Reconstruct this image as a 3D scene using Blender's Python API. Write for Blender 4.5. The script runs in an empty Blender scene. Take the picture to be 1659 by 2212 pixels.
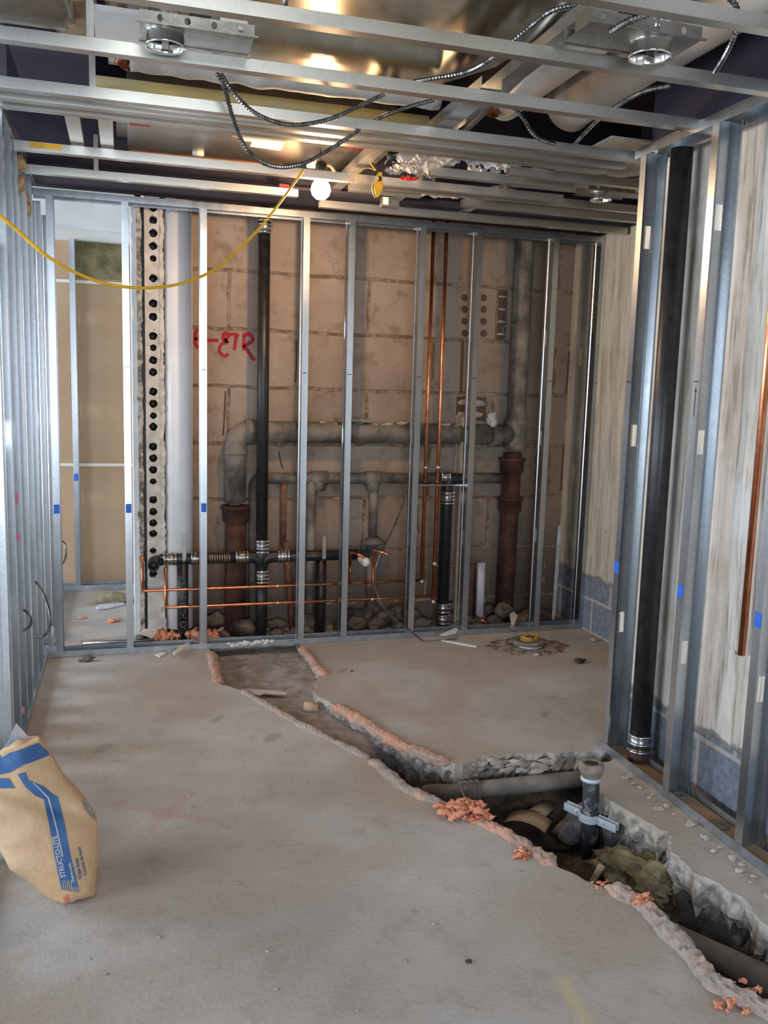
import bpy, bmesh, math, random
from mathutils import Vector, Matrix, noise
from mathutils.geometry import delaunay_2d_cdt
random.seed(7)
S = bpy.context.scene
COL = S.collection
PI = math.pi
# ------------------------------------------------------------------ camera
F = 1881.87
CAM = Vector((0, 0, 1.45))
RM = Matrix(((0.9595053, -0.2802946, 0.0280096), (-0.0119766, -0.1399371, -0.9900880), (0.2814359, 0.9496592, -0.1376274)))
cd = bpy.data.cameras.new('camera'); cam = bpy.data.objects.new('camera', cd); COL.objects.link(cam)
cd.sensor_fit = 'VERTICAL'; cd.sensor_height = 24; cd.lens = F / 2212 * 24; cd.clip_start = .02
r_, d_, f_ = RM[0], -RM[1], -RM[2]
cam.matrix_world = Matrix(((r_[0], d_[0], f_[0], CAM.x), (r_[1], d_[1], f_[1], CAM.y), (r_[2], d_[2], f_[2], CAM.z), (0, 0, 0, 1)))
S.camera = cam
# ------------------------------------------------------------------ light
S.view_settings.view_transform = 'Standard'; S.view_settings.look = 'None'
S.view_settings.gamma = 1; S.view_settings.exposure = 0.38
W = bpy.data.worlds.new('daylight'); S.world = W; W.use_nodes = True
W.node_tree.nodes['Background'].inputs[0].default_value = (.62, .76, 1, 1)
W.node_tree.nodes['Background'].inputs[1].default_value = 0.25
def area(name, loc, rot, sx, sy, power, col):
    l = bpy.data.lights.new(name, 'AREA'); l.shape = 'RECTANGLE'; l.size = sx; l.size_y = sy; l.energy = power; l.color = col
    o = bpy.data.objects.new(name, l); o.location = loc; o.rotation_euler = rot; COL.objects.link(o); return o
# daylight entering the openings of the neighbouring room (left) and of the rear wall behind the camera
area('window_light_rear', (-.3, -2.9, 1.5), (PI/2, 0, 0), 2.6, 1.7, 128, (.79, .885, 1))
area('window_light_left_near', (-4.4, 1.2, 1.45), (PI/2, 0, -PI/2), 2.4, 1.5, 140, (.78, .88, 1))
area('window_light_left_far', (-4.4, 5.1, 1.45), (PI/2, 0, -PI/2), 2.2, 1.6, 185, (.80, .89, 1))
# ------------------------------------------------------------------ helpers
def P(px, py, ax, val):
    d = RM.transposed() @ Vector(((px - 829.5) / F, (py - 1106) / F, 1))
    i = 'xyz'.index(ax); t = (val - CAM[i]) / d[i]; return CAM + d * t
WORLD = {}
class MB:
    def __init__(s): s.v = []; s.f = []; s.sm = []
    def add(s, vs, fs, smooth=False):
        n = len(s.v); s.v += [Vector(v) for v in vs]; s.f += [tuple(i + n for i in f) for f in fs]; s.sm += [smooth] * len(fs); return s
    def box(s, a, b, M=None):
        x0, y0, z0 = a; x1, y1, z1 = b
        vs = [Vector((x, y, z)) for x in (x0, x1) for y in (y0, y1) for z in (z0, z1)]
        if M: vs = [M @ v for v in vs]
        return s.add(vs, [(0, 1, 3, 2), (4, 6, 7, 5), (0, 4, 5, 1), (2, 3, 7, 6), (0, 2, 6, 4), (1, 5, 7, 3)])
    def rings(s, rings, cap=True, smooth=True, closed=True):
        n = len(rings[0]); vs = [v for r in rings for v in r]; fs = []
        for i in range(len(rings) - 1):
            for j in range(n if closed else n - 1):
                k = (j + 1) % n; fs.append((i*n+j, i*n+k, (i+1)*n+k, (i+1)*n+j))
        s.add(vs, fs, smooth)
        if cap:
            m = len(s.v) - len(vs); s.f.append(tuple(m + j for j in range(n))[::-1]); s.sm.append(False)
            s.f.append(tuple(m + (len(rings)-1)*n + j for j in range(n))); s.sm.append(False)
        return s
    def tube(s, pts, r, n=14, cap=True, rad=None, flat=None, smooth=True):
        pts = [Vector(p) for p in pts]; T = []
        for i in range(len(pts)):
            a = pts[max(0, i-1)]; b = pts[min(len(pts)-1, i+1)]; T.append((b - a).normalized())
        u = T[0].orthogonal().normalized(); R = []
        for i, p in enumerate(pts):
            u = (u - T[i] * u.dot(T[i])).normalized(); w = T[i].cross(u); rr = rad[i] if rad else r
            R.append([p + (u * math.cos(2*PI*j/n) + w * math.sin(2*PI*j/n)) * rr for j in range(n)])
        return s.rings(R, cap, smooth)
    def lathe(s, base, axis, prof, n=28, smooth=True, cap=False):
        base = Vector(base); axis = Vector(axis).normalized(); u = axis.orthogonal().normalized(); w = axis.cross(u)
        R = [[base + axis*h + (u*math.cos(2*PI*j/n) + w*math.sin(2*PI*j/n))*r for j in range(n)] for r, h in prof]
        return s.rings(R, cap, smooth)
    def blob(s, c, r, amp=.35, sc=6, sub=2, seed=0, squash=(1, 1, 1)):
        bm = bmesh.new(); bmesh.ops.create_icosphere(bm, subdivisions=sub, radius=1); c = Vector(c)
        vs = []
        for v in bm.verts:
            k = 1 + amp * noise.noise(v.co * 1.3 + Vector((seed, seed*.7, 3))) * 1.6 + amp*.4*noise.noise(v.co*sc + Vector((seed, 0, 0)))
            q = v.co * k * r; vs.append(c + Vector((q.x*squash[0], q.y*squash[1], q.z*squash[2])))
        s.add(vs, [tuple(v.index for v in f.verts) for f in bm.faces], sub > 1); bm.free(); return s
def prop(o, label=None, cat=None, group=None, kind=None):
    if label: o['label'] = label
    if cat: o['category'] = cat
    if group: o['group'] = group
    if kind: o['kind'] = kind
    return o
def mk(name, mb, m, parent=None, label=None, cat=None, group=None, kind=None, solid=0):
    if isinstance(mb, tuple): mb = MB().add(*mb)
    lo = Vector([min(v[i] for v in mb.v) for i in range(3)]); hi = Vector([max(v[i] for v in mb.v) for i in range(3)])
    org = Vector(((lo.x+hi.x)/2, (lo.y+hi.y)/2, lo.z))
    me = bpy.data.meshes.new(name); me.from_pydata([v - org for v in mb.v], [], mb.f)
    me.polygons.foreach_set('use_smooth', mb.sm); me.validate(); me.update()
    bm = bmesh.new(); bm.from_mesh(me); bmesh.ops.recalc_face_normals(bm, faces=bm.faces); bm.to_mesh(me); bm.free()
    me.materials.append(m)
    o = bpy.data.objects.new(name, me); COL.objects.link(o)
    if parent: o.parent = parent; o.location = org - WORLD[parent.name]
    else: o.location = org
    WORLD[o.name] = org
    if solid:
        md = o.modifiers.new('sheet', 'SOLIDIFY'); md.thickness = solid; md.offset = 0
    return prop(o, label, cat, group, kind)
def empty(name, loc, label, cat, group=None):
    o = bpy.data.objects.new(name, None); o.empty_display_size = .05; COL.objects.link(o); o.location = loc; WORLD[o.name] = Vector(loc)
    return prop(o, label, cat, group)
def spline(pts, k=10):
    pts = [Vector(p) for p in pts]; q = [pts[0]*2 - pts[1]] + pts + [pts[-1]*2 - pts[-2]]; out = []
    for i in range(1, len(q) - 2):
        for j in range(k):
            t = j / k; a, b, c, d = q[i-1:i+3]
            out.append(.5*((2*b) + (c-a)*t + (2*a-5*b+4*c-d)*t*t + (3*b-a-3*c+d)*t**3))
    out.append(pts[-1]); return out
def resample(pts, step):
    out = [pts[0]]; acc = 0
    for a, b in zip(pts, pts[1:]):
        L = (b - a).length
        while acc + L >= step:
            a = a + (b - a) * ((step - acc) / L); out.append(a); L = (b - a).length; acc = 0
        acc += L
    out.append(pts[-1]); return out
def ribbed(pts, r=.0085, pitch=.009, depth=.3):
    p = resample(spline(pts, 14), pitch / 2)
    return MB().tube(p, r, 8, rad=[r * (1 if i % 2 else 1 - depth) for i in range(len(p))], smooth=False)
# ------------------------------------------------------------------ materials
class NT:
    def __init__(s, name):
        s.m = bpy.data.materials.new(name); s.m.use_nodes = True; s.t = s.m.node_tree; s.b = s.t.nodes['Principled BSDF']
        s.pos = s.t.nodes.new('ShaderNodeNewGeometry').outputs['Position']
    def n(s, ty, **k):
        o = s.t.nodes.new(ty)
        for a, b in k.items(): setattr(o, a, b)
        return o
    def L(s, a, b): s.t.links.new(a, b)
    def val(s, sock, v):
        if hasattr(v, 'is_linked') or isinstance(v, bpy.types.NodeSocket): s.L(v, sock)
        else: sock.default_value = v
    def noise(s, scale, detail=4, rough=.55, vec=None, stretch=None, dist=0):
        v = vec or s.pos
        if stretch: v = s.vm('MULTIPLY', v, stretch)
        o = s.n('ShaderNodeTexNoise'); s.L(v, o.inputs['Vector']); o.inputs['Scale'].default_value = scale
        o.inputs['Detail'].default_value = detail; o.inputs['Roughness'].default_value = rough; o.inputs['Distortion'].default_value = dist
        return o.outputs['Fac']
    def vm(s, op, a, b):
        o = s.n('ShaderNodeVectorMath', operation=op); s.val(o.inputs[0], a); s.val(o.inputs[1], b); return o.outputs[0]
    def m_(s, op, a, b=0.0, c=0.0, clamp=False):
        o = s.n('ShaderNodeMath', operation=op, use_clamp=clamp); s.val(o.inputs[0], a); s.val(o.inputs[1], b); s.val(o.inputs[2], c); return o.outputs[0]
    def ramp(s, f, a, b):
        o = s.n('ShaderNodeMapRange'); s.L(f, o.inputs[0]); o.inputs[1].default_value = a; o.inputs[2].default_value = b; o.interpolation_type = 'SMOOTHSTEP'; return o.outputs[0]
    def mix(s, f, a, b):
        o = s.n('ShaderNodeMix', data_type='RGBA'); s.val(o.inputs[0], f)
        for k, v in ((6, a), (7, b)):
            if isinstance(v, tuple): v = (*v[:3], 1)
            s.val(o.inputs[k], v)
        return o.outputs[2]
    def xyz(s):
        o = s.n('ShaderNodeSeparateXYZ'); s.L(s.pos, o.inputs[0]); return o.outputs
    def comb(s, x, y, z=0.0):
        o = s.n('ShaderNodeCombineXYZ'); s.val(o.inputs[0], x); s.val(o.inputs[1], y); s.val(o.inputs[2], z); return o.outputs[0]
    def seg(s, a, b, w):  # soft mark along a floor segment
        ab = Vector((b[0]-a[0], b[1]-a[1], 0)); L2 = ab.length_squared
        p = s.vm('SUBTRACT', s.pos, (a[0], a[1], 0)); dt = s.n('ShaderNodeVectorMath', operation='DOT_PRODUCT'); s.L(p, dt.inputs[0]); dt.inputs[1].default_value = ab / L2
        t = s.m_('MULTIPLY', dt.outputs['Value'], 1.0, clamp=True); sc = s.n('ShaderNodeVectorMath', operation='SCALE'); sc.inputs[0].default_value = ab; s.L(t, sc.inputs['Scale'])
        ds = s.n('ShaderNodeVectorMath', operation='DISTANCE'); s.L(p, ds.inputs[0]); s.L(sc.outputs[0], ds.inputs[1])
        d = s.m_('ADD', ds.outputs['Value'], s.m_('MULTIPLY', s.m_('SUBTRACT', s.noise(60), .5), w*.8))
        return s.m_('SUBTRACT', 1.0, s.ramp(d, w*.2, w))
    def bump(s, h, strength=.3, dist=.01):
        o = s.n('ShaderNodeBump'); s.L(h, o.inputs['Height']); o.inputs['Strength'].default_value = strength; o.inputs['Distance'].default_value = dist; s.L(o.outputs[0], s.b.inputs['Normal'])
    def out(s, col=None, rough=.6, metal=0.0, **k):
        if col is not None:
            if isinstance(col, tuple): col = (*col[:3], 1)
            s.val(s.b.inputs['Base Color'], col)
        s.val(s.b.inputs['Roughness'], rough); s.val(s.b.inputs['Metallic'], metal)
        for a, b in k.items(): s.val(s.b.inputs[a.replace('_', ' ')], b)
        return s.m
def simple(name, c1, c2=None, scale=12, rough=.6, metal=0.0, bump=0, bscale=None, bd=.01, lo=.35, hi=.65, stretch=None, **k):
    t = NT(name); c = c1
    if c2: c = t.mix(t.ramp(t.noise(scale, 5, .6, stretch=stretch), lo, hi), c1, c2)
    if bump: t.bump(t.noise(bscale or scale * 3, 6, .65, stretch=stretch), bump, bd)
    return t.out(c, rough, metal, **k)
def metal_mat(name, c1, c2, rough, scale=25, stretch=None):
    t = NT(name); n1 = t.noise(scale, 3, .5, stretch=stretch); n2 = t.noise(4, 3, .5)
    vo = t.n('ShaderNodeTexVoronoi'); t.L(t.pos, vo.inputs['Vector']); vo.inputs['Scale'].default_value = 110
    f = t.m_('ADD', t.m_('MULTIPLY', n1, .85), t.m_('MULTIPLY', vo.outputs['Color'], .15))
    rg = t.m_('ADD', rough - .06, t.m_('MULTIPLY', n2, .12)); t.bump(n1, .03, .002)
    return t.out(t.mix(t.ramp(f, .3, .75), c1, c2), rg, 1.0)
galv = metal_mat('galvanised_steel', (.44, .48, .515), (.64, .68, .71), .29, 16, (1, 1, .06))
galv_joist = metal_mat('galvanised_furring', (.52, .51, .48), (.64, .63, .59), .36, 14, (.15, 1, 1))
galv_track = metal_mat('galvanised_track', (.36, .39, .43), (.52, .56, .60), .42, 18)
duct_m = metal_mat('duct_sheet_metal', (.42, .38, .30), (.58, .54, .44), .17, 7)
box_metal = metal_mat('unit_sheet_metal', (.34, .33, .30), (.44, .43, .39), .33, 10)
shiny = metal_mat('bright_metal', (.75, .76, .77), (.88, .88, .88), .16, 20)
strap_m = metal_mat('dull_strap_metal', (.27, .26, .24), (.38, .37, .35), .42, 30)
flex_m = metal_mat('flexible_conduit_steel', (.10, .10, .10), (.30, .30, .30), .30, 50)
copper = simple('copper', (.62, .22, .10), (.78, .33, .18), 25, .30, 1.0)
copper_old = simple('aged_copper', (.30, .11, .06), (.45, .19, .11), 25, .45, 1.0)
solder = simple('solder_joint', (.62, .50, .44), (.8, .7, .62), 60, .35, .9)
iron_black = simple('black_coated_iron', (.008, .008, .010), (.02, .019, .02), 20, .42, 0, .12, 60, .003)
iron_dust = simple('dusty_black_iron', (.12, .105, .09), (.20, .18, .155), 12, .75, 0, .2, 60, .003)
iron_patchy = simple('scuffed_black_iron', (.02, .022, .026), (.26, .28, .31), 22, .7, 0, .3, 60, .004, .5, .72)
iron_grey = simple('old_grey_iron', (.085, .075, .065), (.25, .225, .19), 6, .7, 0, .45, 30, .006)
iron_rust = simple('rusty_iron', (.035, .015, .010), (.095, .038, .024), 10, .8, 0, .5, 35, .006)
rust_pipe = simple('rusted_small_pipe', (.14, .06, .035), (.26, .12, .07), 20, .8, 0, .3, 50)
band_m = simple('clamp_band_steel', (.7, .7, .69), (.86, .85, .83), 60, .22, 1.0)
shield_m = simple('clamp_shield_steel', (.20, .20, .21), (.36, .36, .37), 90, .32, 1.0)
bronze_band = simple('warm_clamp_band', (.55, .45, .30), (.72, .62, .44), 60, .25, 1.0)
pvc = simple('white_pvc', (.80, .80, .81), (.88, .88, .89), 3, .38)
pvc_lilac = simple('lilac_white_pvc', (.52, .50, .56), (.62, .60, .66), 12, .5)
insul_white = simple('white_pipe_jacket', (.66, .63, .58), (.76, .73, .68), 4, .55, 0, .15, 12)
jacket_grey = simple('dusty_pipe_jacket', (.44, .41, .37), (.62, .59, .54), 6, .6, 0, .3, 12)
jacket_yellow = simple('yellowed_pipe_insulation', (.62, .48, .17), (.46, .42, .24), 5, .7, 0, .2, 20)
yellow = simple('yellow_cable', (.90, .52, .02), (.80, .44, .02), 30, .4)
tape_blue = simple('blue_tape', (.01, .10, .55), (.02, .14, .62), 60, .6)
ink = simple('black_ink', (.02, .02, .02), rough=.8)
red_m = simple('red_label', (.80, .04, .02), (.65, .03, .02), 40, .5)
red_plastic = simple('red_plastic', (.55, .02, .02), rough=.35)
white_label = simple('white_label', (.78, .75, .68), (.70, .67, .60), 30, .6)
pink_label = simple('pale_label', (.55, .42, .38), (.45, .36, .33), 80, .6)
orange_edge = simple('orange_gasket', (.55, .24, .07), (.42, .20, .08), 30, .6)
gyp = simple('tan_board', (.40, .265, .16), (.44, .30, .185), 3, .85, 0, .05, 60)
greenb = simple('mildewed_board', (.10, .085, .035), (.22, .18, .09), 9, .9, 0, .2, 50)
white_wall = simple('white_painted_board', (.66, .68, .68), (.74, .76, .76), 4, .8)
tape_joint = simple('joint_compound', (.72, .66, .58), rough=.8)
dirt = simple('dirt', (.028, .021, .015), (.085, .066, .050), 9, .95, 0, .9, 28, .03)
rock_m = simple('broken_masonry', (.055, .042, .033), (.17, .13, .10), 14, .95, 0, .8, 40, .01)
chip_m = simple('pale_concrete_chip', (.34, .29, .25), (.48, .43, .38), 20, .95, 0, .5, 60)
orange_m = simple('orange_foam_crumb', (.62, .20, .10), (.86, .38, .24), 35, .85, 0, .8, 90, .008)
lip_m = simple('mortar_and_orange_crumb', (.38, .29, .24), (.62, .33, .235), 13, .92, 0, .9, 60, .012, .40, .60)
lip_g = simple('grey_mortar_crumb', (.38, .325, .29), (.56, .35, .27), 13, .92, 0, .9, 60, .012, .50, .66)
fibre_m = simple('mineral_wool', (.20, .17, .09), (.46, .40, .25), 14, 1, 0, 1, 50, .02)
tan_paper = simple('tan_paper', (.38, .27, .17), (.46, .34, .22), 20, .85)
pink_paper = simple('pinkish_strip', (.52, .40, .37), (.62, .50, .46), 20, .8)
white_paper = simple('white_paper', (.66, .64, .62), (.76, .74, .72), 20, .8)
wood_m = simple('plywood', (.24, .15, .08), (.34, .23, .13), 10, .8, 0, .2, 20, stretch=(1, .1, 1))
black_m = simple('black_plastic_and_shade', (.012, .012, .014), rough=.5)
pale_bulb_base = simple('socket_black', (.02, .018, .016), rough=.4)
navy = simple('navy_primer', (.015, .014, .030), (.024, .022, .042), 3, .75)
deck_m = simple('dark_deck', (.020, .018, .030), (.045, .038, .05), 4, .85, 0, .2, 12)
plaster_old = simple('peeling_plaster', (.16, .13, .10), (.62, .58, .50), 20, .9, 0, 1, 45, .02)
core_white = simple('gypsum_block_white', (.56, .53, .47), (.74, .71, .65), 16, .9, 0, .8, 50, .012)
clamp_white = simple('pale_galvanised_clamp', (.50, .56, .62), (.60, .66, .71), 30, .5, .3)
def film_mat():
    t = NT('plastic_film'); return t.out((.85, .84, .82), .12, 0.0, Transmission_Weight=.55, Alpha=.45)
film = film_mat()
def concrete_floor():
    t = NT('concrete_slab'); n1 = t.noise(1.6, 6, .6); n2 = t.noise(7, 6, .65); n3 = t.noise(60, 4, .6)
    c = t.mix(t.ramp(n1, .35, .65), (.37, .34, .305), (.45, .44, .425))
    c = t.mix(t.m_('MULTIPLY', t.ramp(n2, .52, .72), .5), c, (.28, .24, .20))
    c = t.mix(t.m_('MULTIPLY', t.ramp(t.noise(1.1, 3, .5, dist=.8), .42, .62), .55), c, (.34, .27, .195))
    c = t.mix(t.m_('MULTIPLY', t.ramp(n3, .45, .7), .25), c, (.46, .43, .40))
    sc = t.noise(9, 8, .75, stretch=(1, 2.5, 1), dist=1.2); c = t.mix(t.m_('MULTIPLY', t.ramp(sc, .56, .66), .28), c, (.20, .17, .14)); c = t.mix(t.m_('MULTIPLY', t.ramp(sc, .40, .30), .25), c, (.52, .49, .46))
    n4 = t.noise(3.1, 5, .7, dist=.6)
    c = t.mix(t.m_('MULTIPLY', t.ramp(n4, .60, .72), .35), c, (.21, .175, .15))
    for (px, py, w) in ((740, 1450, .03), (590, 1595, .05), (220, 1620, .05), (470, 1555, .03), (1180, 1545, .03)):
        p = P(px, py, 'z', 0); c = t.mix(t.m_('MULTIPLY', t.seg((p.x-.015, p.y-.01), (p.x+.015, p.y+.03), w*.9), .38), c, (.13, .11, .095))
    a, b = P(255, 1738, 'z', 0), P(430, 1770, 'z', 0); c = t.mix(t.m_('MULTIPLY', t.seg(a, b, .040), .24), c, (.42, .16, .22))
    a, b = P(330, 1785, 'z', 0), P(410, 1715, 'z', 0); c = t.mix(t.m_('MULTIPLY', t.seg(a, b, .040), .24), c, (.42, .16, .22))
    a, b = P(1215, 2120, 'z', 0), P(1285, 2240, 'z', 0); c = t.mix(t.m_('MULTIPLY', t.seg(a, b, .032), .36), c, (.62, .52, .20))
    z = t.xyz()[2]  # broken faces below the slab top are rougher and greyer
    c = t.mix(t.ramp(z, -.006, -.03), c, t.mix(t.ramp(t.noise(30, 6), .35, .65), (.19, .165, .14), (.42, .385, .34)))
    t.bump(t.m_('ADD', n3, t.m_('MULTIPLY', n2, .6)), .25, .006)
    return t.out(c, t.m_('ADD', .58, t.m_('MULTIPLY', n2, .3)))
floor_m = concrete_floor()
def fill_mat():
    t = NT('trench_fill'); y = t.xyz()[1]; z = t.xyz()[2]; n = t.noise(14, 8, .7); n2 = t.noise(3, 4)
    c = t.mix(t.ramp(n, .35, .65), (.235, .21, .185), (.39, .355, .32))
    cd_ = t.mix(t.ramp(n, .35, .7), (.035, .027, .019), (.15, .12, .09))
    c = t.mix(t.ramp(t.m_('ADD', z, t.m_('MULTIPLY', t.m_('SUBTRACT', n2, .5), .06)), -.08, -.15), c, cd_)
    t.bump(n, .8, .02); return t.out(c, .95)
fill_m = fill_mat()
def block_mat():
    t = NT('gypsum_block_wall'); x, y, z = t.xyz()
    wob = t.m_('MULTIPLY', t.m_('SUBTRACT', t.noise(5, 5, .6), .5), .035)
    v = t.comb(t.m_('SUBTRACT', t.m_('ADD', x, wob), .565), t.m_('SUBTRACT', t.m_('ADD', z, wob), .139))
    br = t.n('ShaderNodeTexBrick'); t.L(v, br.inputs['Vector']); br.offset = .5; br.inputs['Scale'].default_value = 1
    br.inputs['Mortar Size'].default_value = .011; br.inputs['Mortar Smooth'].default_value = .35; br.inputs['Brick Width'].default_value = .83; br.inputs['Row Height'].default_value = .3275
    br.inputs['Color1'].default_value = (0, 0, 0, 1); br.inputs['Color2'].default_value = (1, 1, 1, 1); br.inputs['Mortar'].default_value = (.5, .5, .5, 1)
    n1 = t.noise(2.2, 5, .6); n2 = t.noise(10, 6, .65); n3 = t.noise(60, 4, .6)
    c = t.mix(t.ramp(n1, .3, .7), (.27, .20, .15), (.37, .295, .235))
    c = t.mix(t.m_('MULTIPLY', br.outputs['Color'], .12), c, (.50, .43, .36))
    c = t.mix(t.m_('MULTIPLY', t.ramp(n2, .52, .68), .55), c, (.17, .115, .08))
    # darker in blotches towards the right, then darker towards the bottom
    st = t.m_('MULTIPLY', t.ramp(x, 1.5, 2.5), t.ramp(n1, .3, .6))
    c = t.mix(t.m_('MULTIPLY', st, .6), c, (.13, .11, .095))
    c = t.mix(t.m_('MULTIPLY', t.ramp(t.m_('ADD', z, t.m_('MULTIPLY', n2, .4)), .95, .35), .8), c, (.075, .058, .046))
    smear = t.ramp(t.noise(18, 5, .7), .42, .6); mort = t.mix(smear, (.155, .10, .065), (.30, .235, .17))
    wide = t.ramp(br.outputs['Fac'], .05, .8); c = t.mix(t.m_('MULTIPLY', wide, t.ramp(t.noise(9, 4), .2, .45)), c, mort)
    t.bump(t.m_('SUBTRACT', t.m_('ADD', t.m_('MULTIPLY', n3, .12), t.m_('MULTIPLY', n2, .25)), t.m_('MULTIPLY', br.outputs['Fac'], .8)), .7, .012)
    return t.out(c, .92)
block_m = block_mat()
def wall_side_mat(name, top, z0):
    t = NT(name); x, y, z = t.xyz(); v = t.comb(y, t.m_('SUBTRACT', z, .003))
    br = t.n('ShaderNodeTexBrick'); t.L(v, br.inputs['Vector']); br.inputs['Scale'].default_value = 1; br.inputs['Mortar Size'].default_value = .011; br.inputs['Mortar Smooth'].default_value = .3
    br.inputs['Brick Width'].default_value = .406; br.inputs['Row Height'].default_value = .203
    ns = t.noise(3, 6, .65, stretch=(5, 5, .7)); nf = t.noise(26, 5, .6, stretch=(2, 2, .12)); n2 = t.noise(8, 6, .65); n5 = t.noise(2.4, 4, .6)
    c = t.mix(t.ramp(ns, .3, .7), top[0], top[1]); c = t.mix(t.m_('MULTIPLY', t.ramp(nf, .50, .64), .6), c, top[2])
    c = t.mix(t.m_('MULTIPLY', t.ramp(n5, .52, .68), .6), c, top[3])
    chip = t.m_('MULTIPLY', t.ramp(n2, .66, .70), t.ramp(z, 1.3, .6)); c = t.mix(chip, c, (.12, .13, .15))
    blk = t.mix(t.ramp(t.noise(35, 5), .3, .7), (.115, .135, .175), (.20, .225, .27)); blk = t.mix(br.outputs['Fac'], blk, (.36, .34, .31))
    e = t.ramp(t.m_('ADD', z, t.m_('MULTIPLY', t.m_('SUBTRACT', n2, .5), .10)), z0 - .004, z0 + .004)
    rim = t.m_('MULTIPLY', t.ramp(t.m_('ADD', z, t.m_('MULTIPLY', t.m_('SUBTRACT', n2, .5), .10)), z0 + .03, z0 + .012), e)
    c = t.mix(e, blk, c); c = t.mix(t.m_('MULTIPLY', rim, .8), c, (.13, .12, .11))
    t.bump(t.m_('ADD', t.m_('MULTIPLY', t.noise(60, 4), .3), t.m_('ADD', t.m_('MULTIPLY', nf, .4), e)), .6, .012)
    return t.out(c, .9)
near_wall_m = wall_side_mat('streaked_plaster_and_block', ((.52, .47, .40), (.72, .69, .63), (.22, .185, .15), (.80, .79, .77)), .235)
alcove_m = wall_side_mat('board_marked_concrete_and_block', ((.36, .325, .255), (.52, .475, .385), (.22, .19, .15), (.42, .38, .30)), .34)
# ------------------------------------------------------------------ structure
# trench outline, clockwise from the back track down its left lip and up its right lip
TL = [(.427, 4.90), (.427, 4.74), (.412, 4.197), (.51, 4.074), (.695, 3.609), (.91, 3.164), (.962, 2.901), (1.102, 2.65), (1.191, 2.497), (1.264, 2.274), (1.408, 2.035), (1.409, 1.817), (1.388, 1.672), (1.454, 1.554), (1.50, 1.30), (1.55, .9)]
TS = [(1.80, .9), (1.72, 1.5), (1.701, 1.849), (1.725, 1.994), (1.692, 2.078), (1.667, 2.205), (1.735, 2.374), (1.70, 2.47), (1.66, 2.60), (1.685, 2.80), (1.80, 2.93), (1.93, 2.95)]
TR = [(1.93, 3.05), (1.861, 3.03), (1.62, 3.07), (1.359, 3.10), (1.29, 3.06), (1.229, 3.048), (1.15, 3.15), (1.078, 3.267), (.994, 3.545), (.847, 3.937), (.86, 4.02), (.945, 4.272), (.937, 4.69), (.937, 4.90)]
def jag(poly, step, amp, seed):
    out = []
    for a, b in zip(poly, poly[1:]):
        a = Vector((*a, 0)); b = Vector((*b, 0)); n = max(1, int((b-a).length / step))
        for i in range(n):
            p = a.lerp(b, i/n); q = Vector((noise.noise(p*14+Vector((seed, 0, 0))), noise.noise(p*14+Vector((0, seed, 9))), 0))*amp + Vector((noise.noise(p*45+Vector((seed, 5, 0))), noise.noise(p*45+Vector((7, seed, 9))), 0))*amp*.7
            out.append(p + q)
    return out
loop = jag(TL, .018, .010, 1) + jag([TL[-1]] + TS[:1], .05, .0, 1) + jag(TS + TR[:1], .018, .026, 5) + jag(TR[:5], .016, .022, 9) + jag(TR[4:] , .018, .012, 3) + jag([TR[-1], TL[0]], .05, 0, 0)
def inside(x, y, poly):
    c = False; n = len(poly)
    for i in range(n):
        a, b = poly[i], poly[i-1]
        if (a.y > y) != (b.y > y) and x < (b.x-a.x)*(y-a.y)/(b.y-a.y)+a.x: c = not c
    return c
outer = [Vector((-4.6, -3.05)), Vector((3.0, -3.05)), Vector((3.0, 6.6)), Vector((-4.6, 6.6))]
pts2 = outer + [Vector((p.x, p.y)) for p in loop]
nl = len(loop); edges = [(i, (i+1) % 4) for i in range(4)] + [(4+i, 4+(i+1) % nl) for i in range(nl)]
vv, ee, ff, *_ = delaunay_2d_cdt(pts2, edges, [], 1, 1e-5)
mb = MB(); fs = [tuple(f) for f in ff if not inside(sum(vv[i].x for i in f)/len(f), sum(vv[i].y for i in f)/len(f), loop)]
mb.add([(v.x, v.y, 0) for v in vv], fs)
rings = []
for k, z in enumerate((0, -.006, -.03, -.07, -.11, -.15, -.25, -.42)):
    R = []
    for i, p in enumerate(loop):
        a, b = loop[i-1], loop[(i+1) % nl]; t = (b - a); nr = Vector((-t.y, t.x, 0)).normalized()
        q = Vector((p.x, p.y, z)); am = 0 if k == 0 else (.005 if k == 1 else .024)
        und = 0 if k < 4 else .02
        dd = noise.noise(q*30)*am + noise.noise(q*90)*am*.5 + und
        q = q - nr * (dd) if False else q + nr * (-dd if k else 0)
        if k > 1: q.z += noise.noise(q*40+Vector((3, 3, 3)))*.008
        R.append(q)
    rings.append(R)
mb.rings(rings, cap=False, smooth=False)
floor = mk('floor', mb, floor_m, kind='structure')
def sstep(a, b, x): t = max(0, min(1, (x-a)/(b-a))); return t*t*(3-2*t)
mb = MB(); NX, NY = 116, 262; X0, X1, Y0, Y1 = .30, 2.04, .8, 4.92; G = []
for j in range(NY+1):
    for i in range(NX+1):
        x = X0+(X1-X0)*i/NX; y = Y0+(Y1-Y0)*j/NY; q = Vector((x, y, 0))
        # shallow grey fill behind, deep dirt in front; rises beneath the strip by the right frame
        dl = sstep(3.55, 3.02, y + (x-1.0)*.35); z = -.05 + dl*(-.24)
        z += dl * .16 * sstep(1.50, 1.85, x + .05*noise.noise(q*4)) * sstep(2.95, 2.6, y)
        z += dl * .03 * sstep(3.0, 3.12, y) * sstep(1.2, 1.4, x)
        z += (noise.noise(q*5)*.03 + noise.noise(q*16)*.018)*(.25+dl) + noise.noise(q*50)*.005 + noise.noise(q*9)*.008
        mb.v.append(Vector((x, y, z)))
for j in range(NY):
    for i in range(NX):
        a = j*(NX+1)+i; mb.f.append((a, a+1, a+NX+2, a+NX+1)); mb.sm.append(True)
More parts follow.
